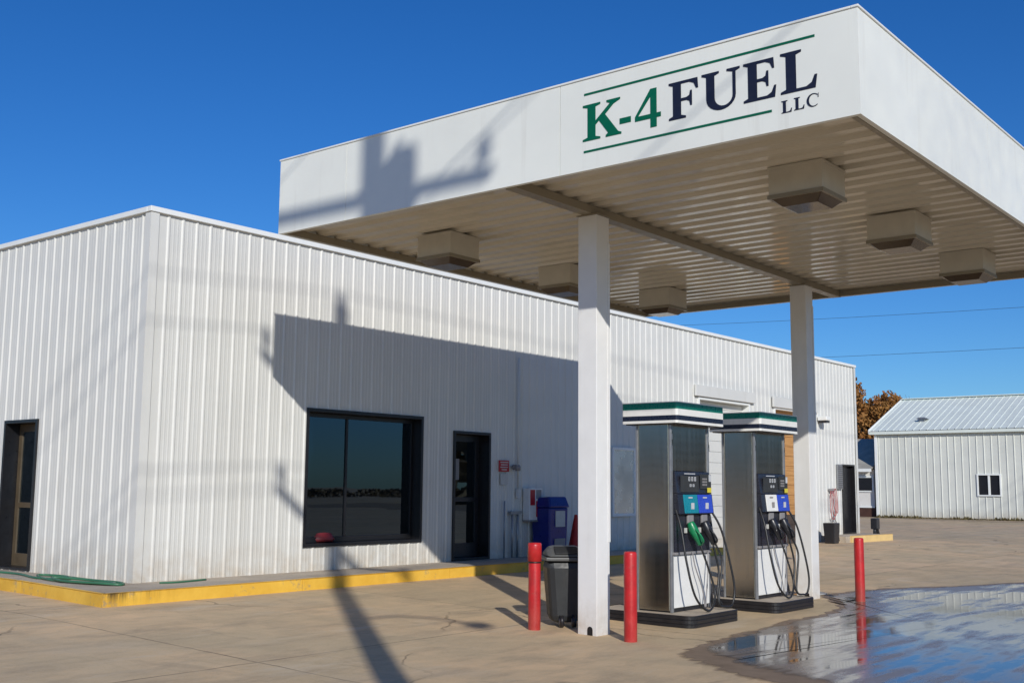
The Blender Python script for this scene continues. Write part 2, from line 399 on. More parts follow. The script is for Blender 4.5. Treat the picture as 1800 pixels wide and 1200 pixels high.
# ------------------------------------------------------------ ground
b = MB()
xs = [-400, -60, -30, -10, 0, 10, 30, 47, 400]; ys = [-400, -60, -20, 0] + [5.2*i/12 for i in range(1, 13)] + [20, 60, 400]
vs = [(x, y, gz(y)) for y in ys for x in xs]; nx = len(xs)
b.add(vs, [(j*nx+i, j*nx+i+1, (j+1)*nx+i+1, (j+1)*nx+i) for j in range(len(ys)-1) for i in range(nx-1)])
struct(b.build('ground', 'concrete', fix=False))
def blob(pts, n=6, jit=.05, seed=1):
    rnd = random.Random(seed); out = []
    P = [Vector(p) for p in pts]; L = len(P)
    for i in range(L):
        p0, p1, p2, p3 = P[i-1], P[i], P[(i+1) % L], P[(i+2) % L]
        for k in range(n):
            t = k/n
            q = .5*((2*p1)+(-p0+p2)*t+(2*p0-5*p1+4*p2-p3)*t*t+(-p0+3*p1-3*p2+p3)*t**3)
            out.append((q.x+rnd.uniform(-jit, jit), q.y+rnd.uniform(-jit, jit)))
    return out
wet = [(-.10, -1.40), (.75, -1.20), (1.6, -1.14), (2.8, -1.02), (4.0, -1.0), (5.0, -.75), (5.7, -.35), (6.4, .02), (8.0, -.2), (9.3, -.85), (11.2, -1.7), (11.6, -3.2), (9.5, -5.0), (6.0, -5.6), (3.0, -5.3), (1.5, -5.2), (.4, -5.0), (-.5, -4.6), (-1.1, -3.9), (-1.2, -3.4), (-1.02, -2.75), (-.80, -2.25), (-.45, -1.75)]
def pool(name, mat, poly, z, scales, depths):
    n_ = len(poly); c0 = Vector((sum(p[0] for p in poly)/n_, sum(p[1] for p in poly)/n_))
    vs = []; dp = []
    for k, d in zip(scales, depths):
        for p in poly:
            q = c0+(Vector(p)-c0)*k; vs.append((q.x, q.y, z+max(0, gz(q.y)))); dp.append(d)
    vs.append((c0.x, c0.y, z+max(0, gz(c0.y)))); dp.append(depths[-1])
    m = MB(); L_ = len(scales)
    m.add(vs, [(k*n_+i, k*n_+(i+1) % n_, (k+1)*n_+(i+1) % n_, (k+1)*n_+i) for k in range(L_-1) for i in range(n_)]+[((L_-1)*n_+i, (L_-1)*n_+(i+1) % n_, L_*n_) for i in range(n_)])
    o = m.build(name, mat, fix=False)
    at = o.data.attributes.new('depth', 'FLOAT', 'POINT'); at.data.foreach_set('value', dp)
    return struct(o)
def sheet(poly, z): return MB().add([(x, y, z+max(0, gz(y))) for x, y in poly], [tuple(range(len(poly)))])
c_ = Vector((4.5, -2.6))
dampo = blob([(c_+(Vector(p)-c_)*1.045+Vector((-.12, .0))) for p in wet], 8, .05, 3)
pool('damp_ground', 'damp', dampo, .004, (1.03, .985, .93, .7), (0, .5, 1, 1))
pool('puddle', 'wet', blob(wet, 8, .05, 5), .008, (1.01, .975, .92, .80, .5), (0, .35, .6, .85, 1))
tr_ = blob([(5.55, .18), (6.1, .12), (6.6, .2), (6.7, .42), (6.2, .52), (5.85, .42)], 5, .03, 8)
pool('puddle', 'wet', tr_, .008, (1.05, .85, .5), (0, .7, 1))
# dirt and straw along the warehouse
b = MB(); pl = []
rnd = random.Random(4)
for i in range(60):
    y = 40-i*1.6; pl.append((46.6+rnd.uniform(-.7, .7)+(1.0 if i % 7 < 3 else 0), y))
pl += [(75, -55), (75, 40)]
struct(sheet(pl, .006).build('dirt_verge', 'dirt', fix=False))
# weeds hugging the warehouse base
b = MB(); rnd = random.Random(9)
for i in range(2600):
    y = rnd.uniform(-12, 16); x = 49.95-abs(rnd.gauss(0, .35)); h = rnd.uniform(.05, .2)*(1.0 if math.sin(y*.9)+math.sin(y*2.3) > -.3 else .45)
    a = rnd.uniform(0, 6.28); dx, dy = math.cos(a)*.05, math.sin(a)*.05
    b.add([(x-dx, y-dy, GZ), (x+dx, y+dy, GZ), (x+rnd.uniform(-.06, .06), y+rnd.uniform(-.06, .06), GZ+h)], [(0, 1, 2)])
M['weeds'] = leaf('dry weeds', (.10, .085, .035), (.16, .12, .05))
tag(b.build('weeds', 'weeds', fix=False), kind='stuff', label='dry weeds along the foot of the grey warehouse wall', cat='weeds')

# walkway and kerb round the store
kerb_line = [(12.6, 5.21), (-2.765, 5.21), (-2.53, 7.6), (-2.40, 10.5), (-2.40, 16)]
b = MB()
wk = [(12.6, 5.26), (-2.712, 5.26), (-2.48, 7.6), (-2.35, 10.5), (-2.35, 16), (BX0+.15, 16), (BX0+.15, BY+.15), (12.6, BY+.15)]
b.prism(wk, lambda u, v, d: (u, v, KT-.18+d), .18)
struct(b.build('walkway', 'walk'))
b = MB()
def kerb_run(b, p, q, z0, z1, wd, seg, m=0, gap=.008):
    p = Vector((*p, 0)); q = Vector((*q, 0)); d = (q-p); L = d.length; d.normalize(); nrm = Vector((-d.y, d.x, 0))
    k = max(1, round(L/seg))
    for i in range(k):
        a = p+d*(L*i/k+gap/2); e = p+d*(L*(i+1)/k-gap/2)
        vs = [a, e, e-nrm*wd, a-nrm*wd]
        ba = .012
        lo = [v+Vector((0, 0, z0)) for v in vs]; hi = [vs[0]-nrm*ba, vs[1]-nrm*ba, vs[2], vs[3]]
        hi = [v+Vector((0, 0, z1)) for v in hi]
        mid = [v+Vector((0, 0, z1-ba)) for v in vs]
        b.add(lo+mid+hi, [(3, 2, 1, 0), (8, 9, 10, 11)] + [(j, (j+1) % 4, 4+(j+1) % 4, 4+j) for j in range(4)] + [(4+j, 4+(j+1) % 4, 8+(j+1) % 4, 8+j) for j in range(4)], m)
kerb_run(b, kerb_line[1], kerb_line[0], GZ-.05, KT+.003, -.05, 3.4)
kerb_run(b, kerb_line[2], kerb_line[1], GZ-.05, KT+.003, -.05, 2.6)
kerb_run(b, kerb_line[3], kerb_line[2], GZ-.05, KT+.003, -.05, 3)
kerb_run(b, kerb_line[4], kerb_line[3], GZ-.05, KT+.003, -.05, 3)
struct(b.build('kerb', 'kerb_yellow'))
b = MB(); b.prism([(20.2, 5.55), (22.95, 5.30), (22.95, BY+.1), (20.2, BY+.1)], lambda u, v, d: (u, v, .12+d), .19)
struct(b.build('walkway', 'walk'))
b = MB(); kerb_run(b, (20.45, 5.47), (22.95, 5.24), GZ-.05, .325, -.06, 3)
struct(b.build('kerb', 'kerb_pale'))

# ------------------------------------------------------------ store building
store = thing('store_building', 'long white ribbed metal store building behind the fuel canopy', 'building', (BX0, BY, 0))
OFF = Vector((-BX0, -BY, 0))
def ribs(L, start=0.0, sp=.2345, h=.017):
    p = [(0, 0)]; k = 0
    while True:
        u = start+k*sp
        if u+.03 > L: break
        if u > .03: p += [(u-.030, 0), (u-.011, h), (u+.011, h), (u+.030, 0)]
        for q in (.36, .64):                      # two low stiffening ribs between
            a = u+sp*q
            if .02 < a < L-.02: p += [(a-.014, 0), (a-.006, .0025), (a+.006, .0025), (a+.014, 0)]
        k += 1
    p.append((L, 0))
    return sorted(p)
def rib_wall(O, U, N, L, z0, z1, holes, prof):
    b = MB(); O = Vector(O); U = Vector(U); N = Vector(N)
    us = set()
    for h in holes: us |= {h[0], h[1]}
    def off(u):
        for (a, oa), (c, oc) in zip(prof, prof[1:]):
            if a <= u <= c: return oa if c == a else oa+(oc-oa)*(u-a)/(c-a)
        return 0
    pts = sorted(prof+[(u, off(u)) for u in us])
    for (a, oa), (c, oc) in zip(pts, pts[1:]):
        if c-a < 1e-6: continue
        m = (a+c)/2; spans = [(z0, z1)]
        for h in holes:
            if h[0] < m < h[1]:
                ns = []
                for s0, s1 in spans:
                    if h[2] > s0: ns.append((s0, min(s1, h[2])))
                    if h[3] < s1: ns.append((max(s0, h[3]), s1))
                spans = [q for q in ns if q[1]-q[0] > 1e-4]
        for s0, s1 in spans:
            A = O+U*a+N*oa; B = O+U*c+N*oc
            b.quad(A+Vector((0, 0, s0)), B+Vector((0, 0, s0)), B+Vector((0, 0, s1)), A+Vector((0, 0, s1)))
    return b
WIN = (1.18, 3.80, .655, 2.79); DOOR = (4.59, 5.61, KT, 2.585); GA1 = (13.30, 15.95, .12, 3.78); GA2 = (17.35, 19.9, .12, 3.78); RDO = (21.75, 22.70, .31, 2.35)
LDO = (8.96, 9.96, .31, 2.55)
L = BX1-BX0; DEP = 14.0
hol = [(a-BX0, c-BX0, z0, z1) for a, c, z0, z1 in (WIN, DOOR, GA1, GA2, RDO)]
o = rib_wall((0, 0, 0), (1, 0, 0), (0, -1, 0), L, .10, BZ-.03, hol, ribs(L, .275)).build('wall', 'wall_white', store, fix=False)
hl = [(LDO[0]-BY, LDO[1]-BY, LDO[2], LDO[3])]
rib_wall((0, 0, 0), (0, 1, 0), (-1, 0, 0), DEP, .10, BZ-.03, hl, ribs(DEP, .21)).build('wall', 'wall_white', store, fix=False)
rib_wall((L, 0, 0), (0, 1, 0), (1, 0, 0), DEP, .10, BZ-.03, [], ribs(DEP)).build('wall', 'wall_white', store, fix=False)
rib_wall((0, DEP, 0), (1, 0, 0), (0, 1, 0), L, .10, BZ-.03, [], ribs(L)).build('wall', 'wall_white', store, fix=False)
MB().box(.05, L-.05, .05, DEP-.05, BZ-.35, BZ-.30).build('roof', 'trim_white', store)
b = MB()   # capping along the wall head
for bx in ((-.055, L+.055, -.055, .04), (-.055, L+.055, DEP-.04, DEP+.055)): b.box(bx[0], bx[1], bx[2], bx[3], BZ-.075, BZ)
for bx in ((-.055, .04), (L-.04, L+.055)): b.box(bx[0], bx[1], .043, DEP-.043, BZ-.075, BZ)
b.build('roof_trim', 'trim_white', store, bev=.006)
for cx in (0, L):
    b = MB(); s = 1 if cx == 0 else -1
    b.box(min(cx-.034*s, cx+.10*s), max(cx-.034*s, cx+.10*s), -.034, -.026, .10, BZ-.078)
    b.box(min(cx-.034*s, cx-.026*s), max(cx-.034*s, cx-.026*s), -.024, .10, .10, BZ-.078)
    b.build('corner_trim', 'wall_white', store)
def reveal(b, h, d, t=.05):   # lining of an opening in the front wall, store-local
    a, c, z0, z1 = h; a -= BX0; c -= BX0
    y0, y1 = -.032, d
    b.box(a, a+t, y0, y1, z0, z1); b.box(c-t, c, y0, y1, z0, z1); b.box(a+t, c-t, y0, y1, z1-t, z1); b.box(a+t, c-t, y0, y1, z0, z0+t)
def LX(x): return x-BX0
# big window
b = MB(); reveal(b, WIN, .26, .055)
wf = b.build('window', 'black_frame', store, bev=.004)
a, c, z0, z1 = WIN
b = MB(); y0, y1 = .17, .235
b.box(LX(a)+.058, LX(a)+.10, y0, y1, z0+.058, z1-.058); b.box(LX(c)-.10, LX(c)-.058, y0, y1, z0+.058, z1-.058)
b.box(LX(a)+.10, LX(c)-.10, y0, y1, z1-.12, z1-.058); b.box(LX(a)+.10, LX(c)-.10, y0, y1, z0+.058, z0+.14)
b.build('frame', 'black_frame', wf, bev=.004)
MB().box(LX(2.22)-.022, LX(2.22)+.022, .18, .23, z0+.14, z1-.12).build('mullion', 'black_frame', wf, bev=.004)
MB().box(LX(a)+.09, LX(c)-.09, .20, .206, z0+.12, z1-.11).build('glass', 'glass', wf)
# room behind the window and door, its darkness painted into the surfaces
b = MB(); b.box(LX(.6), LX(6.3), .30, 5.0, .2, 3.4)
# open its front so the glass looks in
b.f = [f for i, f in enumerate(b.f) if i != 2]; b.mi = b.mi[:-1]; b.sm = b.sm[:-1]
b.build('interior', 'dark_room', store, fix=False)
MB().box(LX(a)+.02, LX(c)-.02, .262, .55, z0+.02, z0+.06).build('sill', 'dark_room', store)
# glazed front door
def glass_door(h, d, lab=None, parent=store):
    a, c, z0, z1 = h
    b = MB(); reveal(b, h, d+.06, .05)
    dr = b.build('door', 'black_frame', parent, bev=.004)
    a = LX(a)+.052; c = LX(c)-.052; z0 += .052; z1 -= .052
    b = MB(); y0, y1 = d-.02, d+.03
    b.box(a, a+.10, y0, y1, z0, z1); b.box(c-.10, c, y0, y1, z0, z1); b.box(a+.10, c-.10, y0, y1, z1-.12, z1); b.box(a+.10, c-.10, y0, y1, z0, z0+.24); b.box(a+.10, c-.10, y0, y1, z0+.98, z0+1.06)
    b.build('frame', 'black_plastic', dr, bev=.004)
    MB().box(a+.09, c-.09, d+.002, d+.008, z0+.22, z1-.11).build('glass', 'glass', dr)
    MB().tube([(a+.06, d-.02, z0+.85), (a+.06, d-.07, z0+.87), (a+.06, d-.07, z0+1.15), (a+.06, d-.02, z0+1.17)], .012, 8).build('handle', 'steel_grey', dr)
    return dr
dr = glass_door(DOOR, .24)
MB().box(LX(4.80), LX(5.02), .229, .2345, 1.72, 2.10).build('notice', 'grey_plastic', dr)
a, c, z0, z1 = RDO
b = MB(); reveal(b, RDO, .16, .045); d2 = b.build('door', 'black_frame', store, bev=.003)
MB().box(LX(a)+.046, LX(c)-.046, .10, .14, z0+.046, z1-.046).build('leaf', 'black_frame', d2, bev=.004)
MB().cyl((LX(a)+.12, .10, 1.3), (LX(a)+.12, .04, 1.3), .03, n=12).build('handle', 'steel_grey', d2)
# side door on the left wall
b = MB(); ya, yc = LDO[0]-BY, LDO[1]-BY; z0, z1 = LDO[2], LDO[3]
for q in ((ya, ya+.05, z0, z1), (yc-.05, yc, z0, z1), (ya+.05, yc-.05, z1-.05, z1), (ya+.05, yc-.05, z0, z0+.03)): b.box(-.03, .30, q[0], q[1], q[2], q[3])
d3 = b.build('door', 'black_frame', store, bev=.003)
b = MB()
b.box(.20, .25, ya+.052, ya+.15, z0+.03, z1-.052); b.box(.20, .25, yc-.15, yc-.052, z0+.03, z1-.052); b.box(.20, .25, ya+.15, yc-.15, z1-.17, z1-.052); b.box(.20, .25, ya+.15, yc-.15, z0+.03, z0+.22); b.box(.20, .25, ya+.15, yc-.15, 1.22, 1.30)
b.build('frame', 'bronze', d3, bev=.004)
MB().box(.222, .228, ya+.14, yc-.14, z0+.2, z1-.16).build('glass', 'glass', d3)
MB().box(.16, .197, ya+.09, ya+.36, 1.33, 1.39).build('handle', 'steel_grey', d3, bev=.01)
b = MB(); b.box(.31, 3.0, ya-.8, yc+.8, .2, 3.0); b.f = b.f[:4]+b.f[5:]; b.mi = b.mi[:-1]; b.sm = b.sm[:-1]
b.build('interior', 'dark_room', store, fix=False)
# garage doors with roll housings
def garage(h, mats, lab, split=None):
    a, c, z0, z1 = h
    b = MB(); t = .06
    b.box(LX(a), LX(a)+t, -.035, .22, z0, z1); b.box(LX(c)-t, LX(c), -.035, .22, z0, z1); b.box(LX(a)+t, LX(c)-t, -.035, .22, z1-t, z1)
    g = b.build('garage_door', 'trim_white', store, bev=.004); g['label'] = lab
    b = MB(); z = z0; k = 0; hgt = .265
    while z < z1-.07:
        zt = min(z+hgt-.012, z1-.07)
        b.box(LX(a)+t, LX(c)-t, .17, .205, z, zt, 0 if (split is None or z > split) else 1)
        b.box(LX(a)+t, LX(c)-t, .185, .20, zt, min(zt+.012, z1-.065), 0 if (split is None or z > split) else 1)
        z += hgt; k += 1
    b.build('slat_panel', mats, g, bev=.003)
garage(GA1, ['wall_white', 'wall_white'], 'white slatted garage door')
garage(GA2, ['wood', 'dark_wood'], 'orange brown garage door', .75)
for x0, x1, z0, z1 in ((13.09, 16.15, 3.79, 4.06), (17.2, 20.05, 3.77, 4.06)):
    MB().box(LX(x0), LX(x1), -.09, -.035, z0, z1).build('door_housing', 'wall_white', store, bev=.01)
# conduit, pipes and small fittings on the wall
cp = tag(MB().cyl((6.385, BY-.05, 4.06), (6.385, BY-.05, 1.55), .018, n=10).box(6.34, 6.43, BY-.09, BY-.03, 1.40, 1.56).build('conduit', 'wall_white'), 'thin white conduit running down the shaded wall to a small box', 'conduit')
b = MB(); b.cyl((5.99, BY-.05, KT), (5.99, BY-.05, 1.34), .014, n=8); b.cyl((6.21, BY-.06, KT), (6.21, BY-.06, 1.1), .022, n=8); b.cyl((6.37, BY-.06, KT), (6.37, BY-.06, 1.1), .022, n=8)
b.box(6.14, 6.46, BY-.09, BY-.03, 1.09, 1.15)
tag(b.build('standpipe', 'steel_grey'), 'grey standpipes with a crossbar on the wall beside the blue bin', 'pipes')
# red sign
sg = thing('wall_sign', 'small red sign with white lettering lines beside the store door', 'sign', (5.83, BY-.03, 1.88))
MB().box(0, .29, -.02, 0, 0, .21).build('board', 'red_sign', sg, bev=.003)
b = MB()
for k, (q0, q1) in enumerate(((.03, .26), (.05, .24), (.03, .25), (.07, .22))): b.box(q0, q1, -.0235, -.0203, .165-.045*k, .183-.045*k)
b.build('lettering', 'paper', sg)
MB().box(.05, .26, -.012, -.002, -.24, -.03).build('notice_paper', 'paper', sg)
b = MB(); b.cyl((6.27, BY-.03, 1.97), (6.27, BY-.10, 1.97), .05, n=14); b.lathe([(.001, 0), (.05, .0), (.055, .08), (.03, .11), (.001, .11)], (6.27, BY-.14, 1.90), 14)
tag(b.build('alarm_bell', 'grey_plastic'), 'small grey round fitting on the wall right of the red sign', 'alarm')
# white cabinet with red panels
cb = thing('wall_cabinet', 'white wall cabinet with red panels left of the blue bin', 'cabinet', (6.56, BY-.03, .98))
MB().box(0, .40, -.16, 0, 0, .60).build('case', 'pump_white', cb, bev=.008)
MB().box(.03, .17, -.166, -.1605, .28, .57).build('panel', 'red_sign', cb)
MB().box(.21, .37, -.166, -.1605, .06, .36).build('panel', 'red_sign', cb)
MB().box(.21, .37, -.166, -.1605, .40, .57).build('panel', 'grey_plastic', cb)
MB().box(0, .40, -.18, .0, -.03, -.003).build('ledge', 'grey_plastic', cb)
# window between column and pump, its reflection put into a pale panel
bw = thing('pale_window', 'pale window panel on the shaded wall behind the near pump', 'window', (9.55, BY-.03, 1.0))
b = MB(); b.box(0, .06, -.05, 0, 0, 1.46); b.box(.84, .90, -.05, 0, 0, 1.46); b.box(.06, .84, -.05, 0, 1.40, 1.46); b.box(.06, .84, -.05, 0, 0, .06)
b.build('frame', 'trim_white', bw, bev=.003)
MB().box(.06, .84, -.03, -.005, .06, 1.40).build('board', 'reflect_pane', bw)
# small wall lamp near the far end
wl = thing('wall_lamp', 'white wall lamp with dark underside right of the far column', 'lamp', (20.2, BY-.03, 3.55))
MB().box(-.12, .16, -.28, 0, .0, .12).build('housing', 'trim_white', wl, bev=.02)
MB().box(-.10, .14, -.26, -.02, -.06, -.003).build('lens', 'black_plastic', wl, bev=.01)
gs = thing('wall_louvre', 'tall narrow grey louvre panel left of the far black door', 'louvre', (21.3, BY-.035, 1.62))
MB().box(0, .34, -.05, 0, 0, .72).build('frame', 'steel_grey', gs, bev=.004)
b = MB()
for k in range(11): b.box(.03, .31, -.062, -.0505, .03+k*.06, .07+k*.06)
b.build('blade', 'grey_strip', gs)

# hoses
def coil_pts(fn, n): return [fn(i/n) for i in range(n+1)]
b = MB()
b.tube([(-2.12, 9.4, KT+.015), (-2.05, 8.6, KT+.015), (-2.22, 7.75, KT+.015), (-2.0, 7.3, KT+.016), (-1.83, 7.75, KT+.017), (-2.05, 8.05, KT+.03), (-2.28, 7.3, KT+.02), (-2.2, 6.5, KT+.018), (-2.05, 6.15, KT+.016), (-1.93, 6.45, KT+.018), (-2.02, 7.0, KT+.03), (-2.22, 7.35, KT+.045), (-2.32, 6.9, KT+.03), (-2.18, 6.25, KT+.03), (-2.02, 6.02, KT+.016), (-1.86, 6.3, KT+.016), (-1.9, 6.9, KT+.016), (-1.86, 7.6, KT+.016)], .017, 8)
tag(b.build('garden_hose', 'garden_hose'), 'green garden hose lying in loops on the walkway by the side door', 'hose')
tag(MB().tube([(-1.50, 5.95, KT+.012), (-1.3, 5.88, KT+.012), (-1.0, 5.92, KT+.012), (-.75, 5.98, KT+.012)], .013, 8).build('garden_hose', 'garden_hose'), 'short green hose end lying at the corner of the white wall', 'hose')
b = MB()
for k in range(3):
    o_ = .06*k
    b.tube([(20.75+o_, BY-.10-.02*k, 1.60), (20.66+o_, BY-.1-.02*k, 1.35), (20.72+o_, BY-.1-.02*k, .9+.1*k), (20.88+o_, BY-.1-.02*k, .75+.1*k), (21.02+o_*.6, BY-.1-.02*k, 1.0), (20.98+o_*.6, BY-.1-.02*k, 1.4), (20.86+o_, BY-.1-.02*k, 1.62), (20.75+o_, BY-.10-.02*k, 1.60)], .010, 8)
hz = thing('wall_hose', 'red hose looped on the white wall left of the far black door', 'hose', (0, 0, 0))
b.build('coil', 'red_hose', hz)
b = MB(); b.tube([(20.75, BY-.08, .8), (20.9, BY-.08, .6), (21.0, BY-.08, .42), (21.02, BY-.1, .34)], .014, 8); b.tube([(21.02, BY-.08, 1.0), (21.05, BY-.08, .7), (21.28, BY-.08, .5), (21.2, BY-.1, .34)], .014, 8); b.tube([(20.92, BY-.08, .8), (21.12, BY-.08, .65), (21.1, BY-.1, .4)], .012, 8)
b.build('tail', 'grey_plastic', hz)
MB().box(20.72, 21.0, BY-.14, BY-.03, 1.57, 1.63).build('hook', 'grey_plastic', hz)
bk = thing('tub', 'black plastic tub with a handle at the wall foot right of the far column', 'tub', (19.6, 5.7, GZ))
MB().frustum((-.16, .16, -.14, .14, 0), (-.19, .19, -.17, .17, .56)).build('body', 'black_plastic', bk, bev=.02)
MB().tube([(.19, 0, .5), (.36, 0, .32), (.44, 0, .05)], .04, 8).build('handle', 'black_plastic', bk)
bs = thing('folding_stand', 'small black folding stand at the far end of the store wall', 'stand', (23.3, 5.9, GZ))
MB().tube([(-.08, 0, 0), (-.02, 0, .5)], .05, 6).tube([(.03, 0, .48), (.3, 0, 0)], .05, 6).build('leg', 'black_plastic', bs)
MB().box(-.12, .12, -.1, .1, .30, .62).build('seat', 'black_plastic', bs, bev=.02)

# red shape with a bent stem behind the glass
vc = thing('red_object', 'red object with dark bent stem standing on the sill behind the window glass', 'sill item', (LX(0)+BX0+1.80, BY+.36, .72))
MB().lathe([(.001, 0), (.26, 0), (.28, .04), (.22, .13), (.10, .15), (.001, .155)], (0, 0, 0), 20).build('body', 'sill_red', vc)
MB().tube([(.16, .0, .10), (.30, 0, .16), (.37, 0, .40), (.38, 0, .9)], .022, 8).build('stem', 'black_plastic', vc)

# blue bin
bb = thing('waste_bin', 'dark blue plastic bin with pale label panels against the shaded wall', 'bin', (6.80, 5.78, KT))
b = MB(); b.frustum((.03, .57, .02, .42, 0), (0, .60, 0, .44, .92)); b.build('body', 'bin_blue', bb, bev=.03)
b = MB(); b.add([(-.02, -.03, .923), (.62, -.03, .923), (.62, .46, .923), (-.02, .46, .923), (.03, .03, 1.13), (.57, .03, 1.13), (.57, .42, 1.10), (.03, .42, 1.10)], [(3, 2, 1, 0), (4, 5, 6, 7), (0, 1, 5, 4), (1, 2, 6, 5), (2, 3, 7, 6), (3, 0, 4, 7)])
b.build('lid', 'bin_blue', bb, bev=.03)
MB().box(.18, .48, -.012, -.003, .56, .86).build('label_panel', 'paper', bb)
MB().box(.16, .50, -.004, .010, .12, .34).build('label_panel', 'grey_plastic', bb)
# cone
cn = thing('traffic_cone', 'dark red cone in the shade just left of the near column', 'cone', (7.75, 5.85, KT))
MB().box(-.2, .2, -.2, .2, 0, .05).build('base', 'black_rubber', cn, bev=.012)
MB().lathe([(.17, .05), (.16, .09), (.035, .76), (.03, .78), (.001, .78)], (0, 0, 0), 20).build('body', 'cone_red', cn)

# ------------------------------------------------------------ canopy
can = thing('fuel_canopy', 'large white fuel canopy on two columns with green and navy lettering', 'canopy', (0, 0, 0))
T = .05
cuts = [Y0, -.55, 2.62, Y1]
b = MB()
for i in range(len(cuts)-1): b.box(X0, X0+T, cuts[i]+(.004 if i else 0), cuts[i+1]-(.004 if i < 2 else 0), Z0, Z1)
b.box(X0+.01, X0+T-.01, Y0+.01, Y1-.01, Z0+.02, Z1-.02)
fa = b.build('fascia', 'fascia_white', can)
b = MB(); cx = [X0+T+.002, 2.2, 5.2, X1]
for i in range(3): b.box(cx[i]+.003, cx[i+1]-.003, Y0+.0015, Y0+T, Z0, Z1)
b.build('fascia', 'fascia_white', can)
b = MB()
for i in range(3): b.box(cx[i]+.003, cx[i+1]-.003, Y1-T, Y1-.0015, Z0, Z1)
b.build('fascia', 'fascia_white', can)
MB().box(X1-T, X1, Y0+T+.002, Y1-T-.002, Z0, Z1).build('fascia', 'fascia_white', can)
b = MB()                                   # thin cap bead round the top
for q in ((X0-.012, X1+.012, Y0-.012, Y0+.06), (X0-.012, X1+.012, Y1-.06, Y1+.012)): b.box(*q, Z1+.001, Z1+.022)
for q in ((X0-.012, X0+.06), (X1-.06, X1+.012)): b.box(*q, Y0+.062, Y1-.062, Z1+.001, Z1+.022)
b.build('cap_trim', 'trim_white', can, bev=.004)
MB().box(X0+.06, X1-.06, Y0+.06, Y1-.06, Z1-.12, Z1-.08).build('roof', 'trim_white', can)
# ribbed soffit: long pans running across the canopy
SZ = Z0+.085
b = MB(); x = X0+T+.003; sp = .305; prof = []
while x < X1-T:
    prof += [(x, SZ), (x+.035, SZ), (x+.055, SZ+.038), (x+.215, SZ+.038), (x+.235, SZ)]
    x += sp
prof = [p for p in prof if p[0] < X1-T-.003]+[(X1-T-.003, SZ)]
for (xa, za), (xb, zb) in zip(prof, prof[1:]): b.quad((xa, Y0+T, za), (xb, Y0+T, zb), (xb, Y1-T, zb), (xa, Y1-T, za))
b.build('soffit', 'soffit', can, fix=False)
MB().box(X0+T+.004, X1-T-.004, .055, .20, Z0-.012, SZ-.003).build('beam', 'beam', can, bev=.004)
b = MB()                                  # dark strips painting the shade on the fascia's inner faces
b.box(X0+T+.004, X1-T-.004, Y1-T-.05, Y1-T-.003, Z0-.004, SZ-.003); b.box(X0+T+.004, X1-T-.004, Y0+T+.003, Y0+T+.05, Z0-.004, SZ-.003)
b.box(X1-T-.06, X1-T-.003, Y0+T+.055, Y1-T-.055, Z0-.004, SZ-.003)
b.build('edge_shade', 'beam', can)
for cx_ in (0.0, 5.5706):
    b = MB(); W_ = .255
    zt = Z0-.028
    b.box(cx_, cx_+W_, 0, W_, -.02, zt)
    o = b.build('column', 'column_white', can, bev=.006)
    b = MB(); b.box(cx_+W_*.86, cx_+W_+.006, -.006, -.0005, 1.0, zt-.3); b.build('seam_cover', 'column_white', o)
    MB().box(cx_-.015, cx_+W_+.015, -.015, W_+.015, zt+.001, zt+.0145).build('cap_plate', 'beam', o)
    # cable hole at the foot of the camera-side face
    b = MB(); hp = [(.055, 0), (.125, 0), (.125, .06)] + [(.09+.035*math.cos(t), .06+.035*math.sin(t)) for t in [math.pi*k/8 for k in range(1, 8)]] + [(.055, .06)]
    b.prism(hp, lambda u, v, d: (cx_-.003+d, u, v+.002), .002); b.build('cable_hole', 'black_frame', o)

# lettering, drawn by hand: (u right, v up) in the fascia plane
def FN(u, v, d): return (X0-.0012-d, -u, v)
def pm(polys, u0, u1, v0, v1): return [[(u0+(u1-u0)*x, v0+(v1-v0)*y) for x, y in p] for p in polys]
SF = .055
GL = {}
GL['K'] = [[(0, 0), (.46, 0), (.46, SF), (.335, .095), (.335, .40), (.425, .495), (.66, .11), (.60, SF), (.60, 0), (1.0, 0), (1.0, SF), (.92, .09), (.585, .63), (.80, .86), (.97, .945), (.97, 1), (.62, 1), (.62, .945), (.705, .905), (.335, .52), (.335, .905), (.46, .945), (.46, 1), (0, 1), (0, .945), (.125, .905), (.125, .095), (0, SF)]]
GL['-'] = [[(0, 0), (1, 0), (1, 1), (0, 1)]]
GL['4'] = [[(.60, 0), (.84, 0), (.84, 1), (.60, 1)], [(0, .235), (.60, .235), (.60, .355), (0, .355)], [(.84, .235), (1, .235), (1, .355), (.84, .355)], [(0, .355), (.125, .355), (.60, .80), (.60, 1)]]
GL['F'] = [[(0, 0), (.58, 0), (.58, SF), (.42, .10), (.42, .46), (.60, .46), (.70, .42), (.73, .30), (.79, .30), (.79, .70), (.73, .70), (.70, .58), (.60, .54), (.42, .54), (.42, .925), (.70, .925), (.85, .87), (.93, .72), (1, .72), (.98, 1), (0, 1), (0, 1-SF), (.14, .90), (.14, .10), (0, SF)]]
GL['E'] = [[(0, 0), (.96, 0), (1.0, .30), (.94, .30), (.86, .14), (.72, .075), (.42, .075), (.42, .46), (.58, .46), (.68, .42), (.71, .31), (.77, .31), (.77, .70), (.71, .70), (.68, .58), (.58, .54), (.42, .54), (.42, .925), (.68, .925), (.82, .87), (.89, .73), (.95, .73), (.93, 1), (0, 1), (0, 1-SF), (.14, .90), (.14, .10), (0, SF)]]
GL['L'] = [[(0, 0), (.95, 0), (1.0, .32), (.93, .32), (.85, .15), (.70, .075), (.43, .075), (.43, .90), (.58, 1-SF), (.58, 1), (0, 1), (0, 1-SF), (.15, .90), (.15, .10), (0, SF)]]
ub = []
